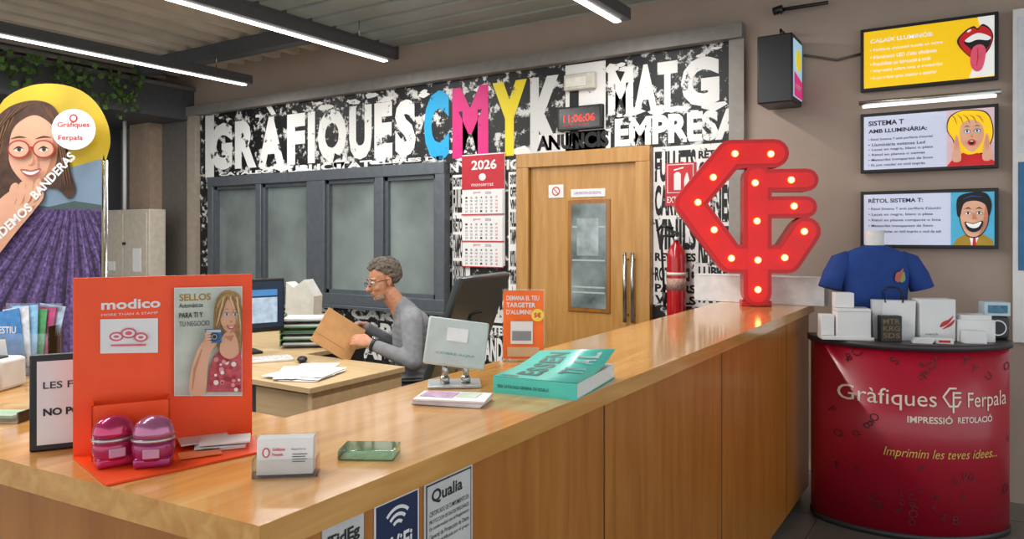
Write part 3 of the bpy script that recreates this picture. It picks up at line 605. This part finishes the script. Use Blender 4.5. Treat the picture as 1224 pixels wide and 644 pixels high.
# ---------------- red promo counter ----------------
PL = Vector((-.345, 4.36, 0)); PR = rad(21)
b = B('promotional_counter', PL, PR); HW = .465; BUL = .25
def arc(x, off=0):
    u = max(-1, min(1, x/(HW+off))); return -(BUL+off)*math.sqrt(max(0, 1-u*u))*(.55) - (BUL+off)*.45*(1-u*u)
def plan(off, back): 
    n = 48; P = [((HW+off)*math.sin(math.pi/2*(-1+2*i/n)), 0) for i in range(n+1)]
    P = [(x, arc(x, off)) for x, _ in P]; return P + [(HW+off, back), (-HW-off, back)]
def pr(pts, z0, z1, m, sm=True):
    a = [b.v((p[0],p[1],z0)) for p in pts]; c = [b.v((p[0],p[1],z1)) for p in pts]; n = len(pts)
    b.f(a[::-1], m); b.f(c, m)
    for i in range(n): b.f([a[i], a[(i+1)%n], c[(i+1)%n], c[i]], m, sm and i < 48)
crim = M('promo_red', '#a80f2a', .35, coat=.2, var=.1, ns=3)
pr(plan(0,.1), .03, .93, crim); pr(plan(.015,.12), .93, .962, M('promo_top', '#3a3234', .4)); pr(plan(.005,.1), 0, .03, dark)
wp = lambda X: arc(X)
cream = M('promo_cream', '#efe2cf', .5); dred = M('promo_darkred', '#5e0a1c', .5); gold = M('promo_gold', '#d8b45a', .5)
def qx(px): return (px-1098)*.0041
def qz(py): return 1.5-(py-280)*.0041
b.text('Gràfiques', qx(1006), qz(491), qx(1110), qz(466), cream, -.003, .0, warp=wp); b.text('Ferpala', qx(1146), qz(491), qx(1200), qz(468), cream, -.003, .0, warp=wp)
b.text('IMPRESSIÓ', qx(1078), qz(505), qx(1128), qz(495), cream, -.003, .02, warp=wp); b.text('RETOLACIÓ', qx(1134), qz(504), qx(1178), qz(495), cream, -.003, .02, warp=wp)
b.text('Imprimim les teves idees...', qx(1052), qz(550), qx(1184), qz(536), gold, -.003, .0, warp=wp, shear=.25)
def lg2(px, py): return (qx(1128+(px-905)*.155), qz(474-(245-py)*.175))
for pts, w in strokes[:4]:
    P = [lg2(*p) for p in pts]
    for poly in stroke(P, .0045): b.f([b.v((x, arc(x)-.003, z)) for x, z in poly], cream)
for i in range(46):
    X = random.uniform(-.43,.43); Z = random.choice([random.uniform(.08,.34), random.uniform(.35,.6) if abs(X) > .25 else random.uniform(.08,.32), random.uniform(.78,.88)]); h = random.uniform(.02,.045)
    b.text(random.choice('ABCDEFGNOPQRSTU'), X, Z, None, Z+h, dred if i % 3 else M('promo_darker', '#3c0812'), -.0025, .0, rot=random.uniform(-1,1), warp=wp)
b.done()
RM = Matrix.Rotation(PR, 3, 'Z')
def on(x, y, z=.962): v = RM @ Vector((x, y, 0)); return (PL.x+v.x, PL.y+v.y, z)
wb = M('box_board_white', '#e2e1e0', .5, var=.03)
b = B('white_gift_boxes', on(-.335, -.09), PR); b.box((0,-.005,.008), (.25,.14,.016), wb, bevel=.002); b.box((.03,-.01,.088), (.16,.12,.145), wb, bevel=.002); b.box((.03,-.01,.145), (.162,.122,.003), M('gap', '#b9b6b4')); b.box((-.01,-.01,.2), (.09,.08,.075), wb, bevel=.002); b.box((-.09,.0,.07), (.065,.08,.105), wb, bevel=.002); b.done()
b = B('paper_shopping_bag', on(-.10, -.075), PR-.1); b.ext([(-.095,0),(.095,0),(.1,.2),(-.1,.2)], wb, -.03, .03)
for yy in (-.031, .028): b.tube([(-.04,yy,.19),(-.045,yy,.24),(-.02,yy-.0,.265),(.02,yy,.265),(.045,yy,.24),(.04,yy,.19)], .0035, black, 6)
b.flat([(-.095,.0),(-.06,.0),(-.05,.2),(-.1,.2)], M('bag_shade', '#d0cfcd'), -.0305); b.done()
b = B('black_box', on(-.14, -.165), PR+.1); b.box((0,0,.065), (.1,.05,.13), M('box_black', '#1a1512', .4, var=.5, ns=60), bevel=.002); b.y0 = -.0255
for i in range(3): b.text(('SDS','KRG','MTR')[i], -.04, .02+i*.035, .04, .045+i*.035, M('bronze_ink', '#7d6232'), -.026, .01)
b.done()
b = B('branded_box', on(.095, -.06), PR+.1); b.box((0,0,.105), (.17,.1,.21), wb, bevel=.002); b.flat([(0.01,.07),(.05,.09),(.075,.13),(.05,.11),(.02,.095)], MC['sign_pict_red'], -.0512, sm=True); b.flat([(.02,.06),(.065,.08),(.08,.11),(.055,.09)], MC['sign_pict_red'], -.0514, sm=True); b.text('merch', -.06, .03, .0, .042, ink, -.0512); b.done()
b = B('business_card_stack', on(.0, -.19), PR-.1)
for i in range(5): b.box((-.0+.003*i, .0, .003+i*.005), (.085,.055,.0045), wb, rot=(0,0,.05*i))
b.box((.1,.02,.012), (.08,.05,.024), wb, bevel=.001); b.box((.1,-.006,.012), (.05,.001,.012), MC['sign_pict_red']); b.done()
b = B('white_carton_stack', on(.275, -.05), PR+.05); b.box((0,0,.055), (.17,.12,.11), wb, bevel=.002); b.box((.0,.0,.122), (.14,.11,.024), wb, bevel=.002); b.box((-.03,-.095,.03), (.1,.05,.06), wb, bevel=.002); b.done()
b = B('portable_speaker', on(.42, .055), PR); b.box((0,0,.06), (.12,.08,.12), M('speaker_dark', '#353535', .5), bevel=.02, seg=4); b.cyl((0,-.041,.06), .04, .004, silver, rot=(rad(90),0,0)); b.cyl((0,-.044,.06), .034, .004, black, rot=(rad(90),0,0))
b.box((-.0,0,.155), (.12,.08,.07), M('pen_box', '#bcd0da', .4), bevel=.003); b.box((-.0,-.041,.155), (.09,.002,.04), M('penbox_print', '#4a7a9a', var=.4, ns=60)); b.done()
blue = M('tshirt_blue', '#1c3f86', .85, bump=.4, ns=14, var=.15)
b = B('tshirt_display_bust', on(-.155, .05), PR+.12); rings = [(0,.155,.05),(.1,.158,.055),(.25,.168,.062),(.34,.185,.07),(.405,.185,.064),(.44,.15,.058),(.463,.1,.055),(.475,.062,.048)]
R_ = []
for z, rx, ry in rings: R_.append([b.v((rx*math.copysign(abs(math.cos(t))**.8, math.cos(t)), ry*math.copysign(abs(math.sin(t))**.8, math.sin(t)), z)) for t in [2*math.pi*i/32 for i in range(32)]])
for a, c in zip(R_, R_[1:]):
    for i in range(32): b.f([a[i], a[(i+1)%32], c[(i+1)%32], c[i]], blue, True)
b.f(R_[0], blue); b.f(R_[-1], blue)
for s_ in (-1, 1): b.tube([(s_*.13,0,.42),(s_*.175,0,.39),(s_*.215,-.01,.32),(s_*.235,-.015,.25)], [.035,.055,.056,.06], blue, 16)
fm = M('mannequin_white', '#e6e3e0', .4); b.lathe([(.052,.46),(.046,.49),(.047,.53),(.05,.56)], fm, sy=.85); b.lathe([(.064,.466),(.066,.474),(.058,.48)], blue, sy=.8)
b.flat([(.075,.30),(.095,.29),(.11,.32),(.115,.36),(.1,.345),(.08,.335)], M('shirt_print', '#b85a3a'), -.074, sm=True); b.flat([(.1,.29),(.125,.30),(.118,.345)], M('shirt_print2', '#7d9a58'), -.0745, sm=True)
b.done()

# ---------------- banner ----------------
BD = 4.0; b = B('feather_banner', D(60, 280, BD).xy.to_3d(), YAW); kb = BD/FPX
b.map = lambda px, py: ((px-60)*kb, 1.5-(py-280)*kb)
b.y0 = -.004
outl = [(-18,640),(-18,200),(-16,150),(5,119),(32,104),(62,100),(92,106),(114,122),(128,146),(132,170),(127,192),(122,225),(122,640)]
ban_y = M('banner_yellow', '#c9ab1e', .6, var=.25, ns=3)
ol = outl[:3] + smoothpts(outl, 4)[12:44] + outl[-2:]
b.ext(ol, ban_y, 0, -.003)
b.flat([(-16,196),(30,215),(122,190),(122,252),(-16,252)], M('banner_sky', '#7c93a8', .6, var=.2, ns=3))
b.flat([(-18,252),(-18,246),(20,243),(60,247),(90,240),(122,245),(122,252)], M('banner_hills', '#4a5a58', .8))
b.flat([(-18,640),(-18,250),(122,250),(122,640)], M('banner_lavender', '#5d4678', .8, var=.8, ns=55))
lr = M('banner_row_dark', '#38294a', .8, var=.7, ns=45); lr2 = M('banner_row_light', '#765f96', .8, var=.75, ns=60)
for i in range(-6, 16):
    xt = 88 + (i-4)*3.2; xb = 88 + (i-4)*34
    pts_l = []; pts_r = []
    for j in range(17):
        t = j/16; yy = 252 + 388*t**1.6; x_ = xt + (xb-xt)*(t**1.6); wdt = (.5 + 8*t**1.6)*random.uniform(.6, 1.1)
        pts_l.append((max(-18,min(122,x_-wdt)), yy+random.uniform(-1,1)*3*t)); pts_r.append((max(-18,min(122,x_+wdt)), yy))
    if all(a_[0] == c_[0] for a_, c_ in zip(pts_l, pts_r)): continue
    poly = []
    for q in pts_l + pts_r[::-1]:
        if not poly or (abs(poly[-1][0]-q[0]) + abs(poly[-1][1]-q[1])) > .01: poly.append(q)
    if len(poly) > 2: b.flat(poly, lr if i % 2 else lr2, -.0075-.0002*i)
b.L += 12
bh = M('banner_hair', '#4b3020', .7, var=.5, ns=25); bh2 = M('banner_hair_light', '#7d5432', .7); bh3 = M('banner_hair_dark', '#2c1a10', .7); bs = M('banner_skin', '#d9a384', .6, var=.08, ns=8); bss = M('banner_skin_shade', '#bb7d5c', .6)
b.flat([(-17,260),(-17,165),(-6,146),(10,130),(30,122),(50,121),(66,128),(77,148),(82,175),(86,205),(92,226),(84,238),(66,225),(20,230),(0,262)], bh, sm=True)
b.flat([(11,168),(18,148),(40,138),(60,145),(70,166),(70,190),(62,210),(50,221),(40,224),(26,214),(14,196)], bs, sm=True)
b.flat([(62,150),(70,168),(70,190),(62,210),(50,221),(58,205),(64,185),(65,165)], bss, sm=True)
b.flat([(4,185),(8,155),(22,135),(46,126),(62,136),(72,160),(60,146),(44,138),(28,144),(17,156),(13,175),(12,200)], bh, sm=True)
for k_ in range(9):
    b.flat(strand([(40-k_*3,124+k_),(20-k_*3,136+k_*3),(6-k_*2,165+k_*4),(-2-k_*1.6,205+k_*3),(-6-k_*1.2,245)], 1.0), (bh2, bh3)[k_ % 2])
    if k_ < 6: b.flat(strand([(54+k_*2,126+k_),(70+k_*1.2,150+k_*2),(75+k_*1.5,185),(80+k_*1.8,222)], .9), (bh2, bh3)[k_ % 2])
b.flat([(-17,318),(-17,268),(2,240),(20,226),(34,219),(48,222),(56,234),(44,252),(24,276),(0,306)], bs, sm=True)
for i in range(4): b.flat([(14+i*10,236-i*3),(17+i*10,222-i*2.2),(24+i*9.5,219-i*1.5),(27+i*9,227-i*1),(22+i*9,243-i*2),(16+i*9,247-i*2)], bs, sm=True); b.flat(strand([(25+i*9.5,222-i*1.4),(26+i*9,232-i*1.4),(21+i*9,245-i*2)], .9), bss)
b.flat(strand([(-12,300),(8,272),(30,256),(46,246)], 2), bss)
gr = M('banner_glasses', '#a8281c', .4)
for ex in (27, 57):
    b.flat(ell(ex, 179, 13.5, 11), gr); b.flat(ell(ex, 179, 11.6, 9.2), M('banner_lens', '#d6a387')); b.flat(smoothpts([(ex-5.5,180),(ex,177),(ex+5.5,179.5),(ex,182.2)]), white); b.flat(ell(ex+.6, 179.5, 2.5, 2.4), M('banner_iris', '#5a3a22')); b.flat(ell(ex+.6, 179.5, 1.2, 1.2), pblk); b.flat(smoothpts([(ex-6.5,180),(ex,175.4),(ex+6.5,179),(ex,177.6)]), bh3)
    b.flat(smoothpts([(ex-10,167.5),(ex,163.5),(ex+10,165.5),(ex,166)]), bh)
b.flat([(40,176),(44.5,176),(44.5,179),(40,179)], gr)
b.flat([(44,182),(46,186),(48,196),(44,199.5),(39,198),(43,196.5),(45,190)], bss, sm=True)
b.flat([(30,203.5),(36,203),(43,204.3),(50,202.5),(55,202.5),(51,209.5),(43,212.8),(36,210.6)], M('banner_lips', '#a8504a'), sm=True); b.flat([(32.5,204.8),(43,206.2),(53,204),(48.5,207.8),(43,209.6),(37,208.3)], white, sm=True)
mp = b.map; x0, z0 = mp(-6, 303); b.map = None
b.text('VENDEMOS', x0, z0, x0+.35, z0+.05, white, -.075, .03, rot=rad(43)); x0, z0 = mp(54, 240); b.text('BANDERAS', x0, z0, x0+.31, z0+.05, white, -.075, .03, rot=rad(47)); b.map = mp
b.flat(ell(98, 157, 26, 24), white, -.076); b.map = None
x0, z0 = mp(79, 156); b.text('Gràfiques', x0, z0, x0+.17, z0+.035, red, -.0775, .01); x0, z0 = mp(80, 171); b.text('Ferpala', x0, z0, x0+.13, z0+.033, red, -.0775, .01)
x0, z0 = mp(98, 144); b.flat(ell(x0, z0, .022, .022), red, -.0775); b.flat(ell(x0, z0, .014, .014), white, -.078)
b.cyl((.29, .02, .95), .011, 1.9, silver); b.cyl((-.34,.02,.95), .011, 1.9, silver); b.box((0,.02,.01), (.8,.3,.02), dark); b.done()

# ivy
b = B('hanging_ivy'); lf = M('ivy_leaf', '#5c8038', .6, var=.5, ns=9); st = M('ivy_stem', '#4a3a22')
for k_ in range(14):
    y = 2.9 + k_*.11; p = Vector((-7.34, y, 3.12)); pts = [p.copy()]; L = random.uniform(.12, .5)
    for j in range(7):
        p = p + Vector((random.uniform(-.03,.03), random.uniform(-.06,.06), -L/7)); pts.append(p.copy())
    b.tube(pts, .004, st, 5)
    for q in pts:
        for j in range(3):
            c = q + Vector([random.uniform(-.05,.05) for _ in range(3)]); s_ = random.uniform(.022,.04)
            b.xf = Matrix.Translation(c) @ Euler([random.uniform(-1.2,1.2), random.uniform(-1.2,1.2), random.uniform(0,6)]).to_matrix().to_4x4()
            b.flat([(0,-s_),(s_*.5,-s_*.6),(s_*.9,.1*s_),(s_*.4,.3*s_),(0,s_),(-s_*.4,.3*s_),(-s_*.9,.1*s_),(-s_*.5,-s_*.6)], lf, 0); b.xf = Matrix.Identity(4)
b.done()
b = B('electrical_cabinet'); b.b2(-8.42, -7.46, 4.50, 4.69, 1.0, 1.77, M('cabinet_beige', '#c9beae', .5), bevel=.01); b.b2(-8.38, -7.95, 4.492, 4.502, 1.04, 1.73, MC['cabinet_beige'], bevel=.004); b.b2(-7.93, -7.5, 4.492, 4.502, 1.04, 1.73, MC['cabinet_beige'], bevel=.004)
b.b2(-8.3,-8.1,4.488,4.493,1.1,1.2, white); b.b2(-7.75,-7.6,4.488,4.493,1.1,1.35, white); b.cyl((-7.9,4.48,1.4), .015, .03, black, rot=(rad(90),0,0)); b.tube([(-8.1,4.6,1.77),(-8.1,4.6,2.76)], .02, white)
for xx in (-8.3,-7.6): b.b2(xx-.03,xx+.03,4.62,4.68,0,1.0,dark)
b.done()

# ---------------- desk area ----------------
b = B('office_desk'); b.b2(-4.7,-2.78,2.5,3.2,.72,.75, wood_desk, bevel=.003); b.b2(-4.7,-3.6,3.2,4.2,.72,.75, wood_desk, bevel=.003); b.b2(-2.82,-2.79,2.52,3.18,0,.72, wood_desk); b.b2(-3.25,-2.82,2.55,3.15,.08,.7, wood_desk, bevel=.004); b.b2(-4.68,-4.65,2.52,4.18,0,.72, wood_desk); b.b2(-4.6,-3.25,2.56,2.58,.2,.72, dark); b.b2(-4.1,-4.05,3.3,4.18,0,.72,dark); b.done()
b = B('computer_monitor', (-3.92, 2.98, .75), rad(70)); b.box((0,.04,.008), (.22,.18,.014), black, bevel=.004); b.box((0,.05,.12), (.05,.02,.22), black, bevel=.004); b.box((0,0,.3), (.52,.03,.34), black, bevel=.008); b.box((0,-.016,.305), (.495,.003,.29), M('screen_dark', '#1c2c40', .3, emit=.3)); b.box((.08,-.019,.27), (.26,.002,.16), M('screen_win', '#9fb4c8', emit=.5, var=.4, ns=30)); b.box((.08,-.0195,.38), (.26,.002,.04), M('screen_side', '#3f78b0', emit=.5)); b.done()
b = B('keyboard', (-3.62, 2.85, .75), rad(60)); b.box((0,0,.009), (.4,.13,.016), white, bevel=.004)
for r in range(5):
    for c_ in range(15): b.box((-.18+c_*.0255, -.048+r*.024, .019), (.021,.019,.005), M('key_white', '#d0d0ce'))
b.done()
b = B('computer_mouse', (-3.38, 2.98, .7505), rad(50)); b.sph((0,0,.018), (.03,.05,.018), black); b.done()
b = B('paper_stack', (-3.1, 2.82, .75), rad(20))
for i in range(9): b.box((random.uniform(-.1,.1), random.uniform(-.14,.14), .002+i*.002), (.21,.297,.0015), white, rot=(0,0,random.uniform(-.5,.5)))
b.done()
gt = M('tray_green', '#4f8a55', .5)
b = B('document_tray', (-3.85, 3.45, .75), rad(40))
for i in range(5): z = .02+i*.04; b.box((0,0,z), (.34,.25,.006), gt if i % 2 else M('tray_grey', '#6b6f70')); b.box((0,0,z+.01), (.3,.22,.012), gt if i == 2 else white); b.box((-.165,0,z+.015), (.006,.25,.03), gt); b.box((.165,0,z+.015), (.006,.25,.03), dark)
b.done()
b = B('paper_bag', (-4.25, 3.75, .75), .3); b.ext([(-.11,0),(.11,0),(.13,.3),(.05,.42),(-.04,.36),(-.1,.4)], M('paper_offwhite', '#cfcfc8', .8, bump=.6, ns=12), -.06, .06); b.done()
b = B('plastic_bag', (-3.0, 1.9, 0), .3); pu = M('bag_purple', '#6a3f9a', .35, bump=.8, ns=10); b.sph((0,0,.2), (.17,.13,.2), pu); b.tube([(-.08,0,.36),(-.05,0,.47),(.0,0,.5),(.06,0,.46),(.08,0,.36)], [.02,.012,.01,.012,.02], pu); b.done()

# ---------------- office chair + seated man ----------------
ROOT = Vector((-3.06, 3.57, 0)); ANG = math.atan2(-.72, -.69)
b = B('office_chair', ROOT, ANG); fab = M('chair_fabric', '#19191c', .9)
b.box((0,0,.44), (.48,.48,.08), fab, bevel=.03, seg=4); b.box((-.3,0,.82), (.06,.46,.56), fab, rot=(0,rad(-10),0), bevel=.025, seg=4); b.box((-.27,0,.52), (.04,.07,.3), black, rot=(0,rad(-10),0), bevel=.01)
b.cyl((0,0,.25), .028, .32, silver); b.box((0,0,.39), (.2,.2,.03), black, bevel=.008)
for i in range(5):
    a = 2*math.pi*i/5; b.tube([(0,0,.11),(.28*math.cos(a),.28*math.sin(a),.07)], [.03,.018], black); b.sph((.28*math.cos(a),.28*math.sin(a),.03), (.03,.03,.03), black)
for s_ in (-1,1): b.tube([(-.05,s_*.25,.44),(-.02,s_*.29,.5),(-.02,s_*.29,.62)], .015, black); b.box((.0,s_*.29,.635), (.22,.06,.025), black, bevel=.01)
b.done()

man = bpy.data.objects.new('seated_man', None); sc.collection.objects.link(man); man.location = ROOT; man.rotation_euler = (0,0,ANG)
def remesh(bm_builder, voxel, smooth_it, name, mats, rule=None, parent=man):
    me = bpy.data.meshes.new('tmp'); bm_builder.bm.to_mesh(me); bm_builder.bm.free()
    o = bpy.data.objects.new('tmp', me); sc.collection.objects.link(o)
    r = o.modifiers.new('r', 'REMESH'); r.mode = 'VOXEL'; r.voxel_size = voxel; r.use_smooth_shade = True
    if smooth_it: s_ = o.modifiers.new('s', 'SMOOTH'); s_.factor = .5; s_.iterations = smooth_it
    dg = bpy.context.evaluated_depsgraph_get(); dg.update()
    nm = bpy.data.meshes.new_from_object(o.evaluated_get(dg)); bpy.data.objects.remove(o)
    nm.materials.clear()
    for m in mats: nm.materials.append(m)
    for p in nm.polygons:
        p.use_smooth = True; p.material_index = rule(p.center) if rule else 0
    ob = bpy.data.objects.new(name, nm); nm.name = name; sc.collection.objects.link(ob); ob.parent = parent; return ob
def chain(b, pts, rr, n=6):
    for (p, q), (r0, r1) in zip(zip(pts, pts[1:]), zip(rr, rr[1:])):
        p = Vector(p); q = Vector(q)
        m = max(2, int((q-p).length / (min((r0 if not hasattr(r0,'__len__') else min(r0)), (r1 if not hasattr(r1,'__len__') else min(r1)))*.4)))
        for i in range(m+1):
            t = i/m
            r = (r0*(1-t)+r1*t) if not hasattr(r0,'__len__') else tuple(a_*(1-t)+c_*t for a_, c_ in zip(r0, r1))
            b.sph(p.lerp(q, t), r, white, u=12, w=8)
b = B('t')
chain(b, [(-.03,0,.55),(-.03,0,.66),(-.015,0,.82),(-.01,0,.94),(.01,0,1.0)], [(.13,.17,.11),(.125,.16,.1),(.13,.18,.1),(.12,.195,.09),(.075,.16,.06)])
chain(b, [(.03,0,1.0),(.06,0,1.05)], [.085,.066])
for s_, el, wr in ((1,(.01,.30,.745),(.235,.20,.84)), (-1,(.07,-.28,.76),(.27,-.1,.91))):
    chain(b, [(.01,s_*.14,.99),(.01,s_*.2,.965),el,wr], [.074,.073,.054,.037])
    chain(b, [(-.02,s_*.09,.53),(.42,s_*.13,.52)], [.095,.07]); chain(b, [(.42,s_*.13,.52),(.40,s_*.14,.12)], [.066,.045])
sweat = M('sweater_grey', '#85878b', .9, var=.15, ns=30, bump=.35); jean = M('jeans_blue', '#26324a', .9, var=.2, ns=40)
remesh(b, .009, 5, 'body', [sweat, jean], lambda c: 1 if (c.z < .6 or (c.x > .2 and c.z < .62)) else 0)
b = B('t')
for s_ in (-1,1): chain(b, [(.38,s_*.14,.05),(.55,s_*.15,.04)], [(.05,.045,.045),(.05,.045,.035)])
remesh(b, .009, 3, 'shoes', [black])
HM = Matrix.Translation((.165,0,1.215)) @ Matrix.Rotation(rad(12),4,'Y') @ Matrix.Rotation(rad(18),4,'Z')
mskin = M('man_skin', '#c08766', .55, var=.12, ns=25); hairm = M('man_hair', '#665b50', .9, var=.55, ns=60, bump=.5)
b = B('t'); b.xf = HM
b.sph((-.012,0,.035),(.098,.076,.084),white); b.sph((.03,0,-.02),(.066,.06,.09),white); b.sph((.03,0,-.07),(.054,.05,.042),white); b.sph((.066,0,-.1),(.024,.026,.02),white)
chain(b, [(.088,0,.004),(.103,0,-.02),(.115,0,-.036)], [.010,.011,.014])
for s_ in (-1,1):
    b.sph((.076,s_*.028,.02),(.018,.026,.009),white); b.sph((.062,s_*.036,-.035),(.024,.02,.022),white); b.sph((-.005,s_*.077,-.012),(.017,.008,.03),white, rot=(0,-.2,0)); b.sph((.105,s_*.01,-.038),(.01,.009,.008),white)
b.sph((.09,0,-.062),(.012,.022,.006),white); b.sph((.087,0,-.074),(.012,.02,.006),white)
b.xf = Matrix.Identity(4); chain(b, [(.145,0,1.15),(.08,0,1.06),(.05,0,1.0)], [.056,.058,.064])
remesh(b, .0045, 3, 'head', [mskin])
b = B('t'); b.xf = HM
rnd = random.Random(3)
for i in range(620):
    th = rnd.uniform(0, 2*math.pi); ph = rnd.uniform(-.75, 1.57); x = math.cos(ph)*math.cos(th); y = math.cos(ph)*math.sin(th); z = math.sin(ph)
    if x > .62 and z < .5: continue
    if x > .25 and z < .3: continue
    if x > .0 and z < .0: continue
    if x > -.25 and z < -.35: continue
    lift = 1 + (.10*max(0, z)*(1 if x > -.2 else .5)) + rnd.uniform(-.02,.03)
    b.sph((-.018+x*.097*lift, y*.077*lift, .036+z*.09*lift), (rnd.uniform(.018,.028), rnd.uniform(.008,.011), rnd.uniform(.008,.011)), white, rot=(0, rnd.uniform(-.4,.4)+(.5 if x < -.3 else -.25), math.atan2(y, x)*.15+rnd.uniform(-.3,.3)), u=8, w=6)
remesh(b, .004, 1, 'hair', [hairm])
b = B('t'); b.xf = HM
for i in range(60):
    a = rnd.uniform(-1.3,1.3); b.sph((.03+.049*math.cos(a), .046*math.sin(a), -.09-.016*rnd.random()), .010, white, u=8, w=6)
remesh(b, .005, 2, 'beard', [M('man_beard', '#94806e', .95, var=.4, ns=90)])
b = B('face_details'); b.xf = HM; gf = M('glasses_frame', '#1c1c1e', .3)
for s_ in (-1,1):
    b.sph((.083,s_*.031,.0),(.012,.013,.011),M('eye_white', '#e6e0da', .3)); b.sph((.0935,s_*.031,-.002),(.003,.005,.005),pblk)
    b.tube([(.108,s_*.033+.022*math.cos(t),-.003+.016*math.sin(t)) for t in [2*math.pi*i/16 for i in range(17)]], .0017, gf, 6); b.tube([(.108,s_*.055,.0),(.05,s_*.078,.004),(-.01,s_*.084,.002)], .0018, gf, 6)
    b.tube([(.094,s_*.014,.022),(.097,s_*.03,.027),(.088,s_*.048,.02)], .0035, hairm, 6)
b.tube([(.108,-.011,0),(.112,0,.004),(.108,.011,0)], .0017, gf, 6); b.tube([(.099,-.018,-.068),(.104,0,-.067),(.099,.018,-.068)], .002, M('lip_line', '#8a4a3c'), 6)
o = b.done(); o.parent = man
def hand(name, org, X, Z, mirror):
    X = Vector(X).normalized(); Z = Vector(Z); Z = (Z - X*Z.dot(X)).normalized(); Y = Z.cross(X)*mirror
    T = Matrix((X, Y, Z)).transposed().to_4x4(); T.translation = Vector(org)
    b = B('t'); b.xf = T
    chain(b, [(-.03,0,0),(.0,0,0),(.03,0,0),(.075,0,.002)], [(.024,.026,.02),(.022,.027,.018),(.024,.036,.016),(.018,.04,.013)])
    for y0, L, dz in ((.03,.072,0),(.0105,.08,.001),(-.009,.075,0),(-.028,.06,-.002)):
        a = .25; p = Vector((.078,y0,dz)); pts = [p]
        for seg, da in ((.45,.35),(.32,.6),(.25,.5)):
            a += da*.75; p = p + Vector((math.cos(a), y0*.08, -math.sin(a)))*L*seg; pts.append(p)
        chain(b, pts, [.0095,.0088,.008,.0068])
    chain(b, [(.01,.022,-.004),(.04,.048,-.016),(.068,.052,-.026),(.09,.045,-.03)], [.014,.0115,.0095,.008])
    remesh(b, .0032, 2, name, [mskin])
hand('hand_left', (.262,.187,.853), (.95,-.35,.22), (.1,.75,.65), -1)
hand('hand_right', (.30,-.085,.922), (.85,.45,-.1), (.1,-.75,.65), 1)
b = B('wristwatch'); b.xf = Matrix.Translation((.238,.198,.841)) @ Vector((1,-.45,.38)).to_track_quat('Z','Y').to_matrix().to_4x4(); b.lathe([(.038,-.011),(.042,-.008),(.042,.008),(.038,.011)], black); b.cyl((.0,.042,0), .018, .01, silver, rot=(rad(90),0,0))
o = b.done(); o.parent = man
b = B('brown_envelope', ROOT, ANG)
n = Vector((-.35,.85,.35)).normalized(); u = Vector((.78,.05,.5)); u = (u - n*u.dot(n)).normalized(); w = n.cross(u)
T = Matrix((u, w, n)).transposed().to_4x4(); T.translation = Vector((.44,.075,.89)); b.xf = T; kr = M('kraft_paper', '#c2905a', .7, var=.12)
b.box((0,0,0), (.27,.24,.006), kr, bevel=.002); b.box((.0,-.0,-.012), (.26,.22,.004), kr, rot=(.06,.05,.05)); b.box((.03,.06,.0035), (.2,.003,.001), M('kraft_dark', '#98703f')); b.done()

# ---------------- lights ----------------
w = bpy.data.worlds.new('world'); sc.world = w; w.use_nodes = True; bg = w.node_tree.nodes['Background']; bg.inputs['Color'].default_value = (.93,.98,1.03,1); bg.inputs['Strength'].default_value = 1.35
def area(name, loc, sx, sy, p, rot=(0,0,0), col=(1,.985,.96)):
    l = bpy.data.lights.new(name, 'AREA'); l.shape = 'RECTANGLE'; l.size = sx; l.size_y = sy; l.energy = p; l.color = col
    o = bpy.data.objects.new(name, l); sc.collection.objects.link(o); o.location = loc; o.rotation_euler = rot; return o
for i, x in enumerate((-2.05,-4.12,-5.9)): area('lamp_light', (x, 2, 2.90), .08, 5, 85)
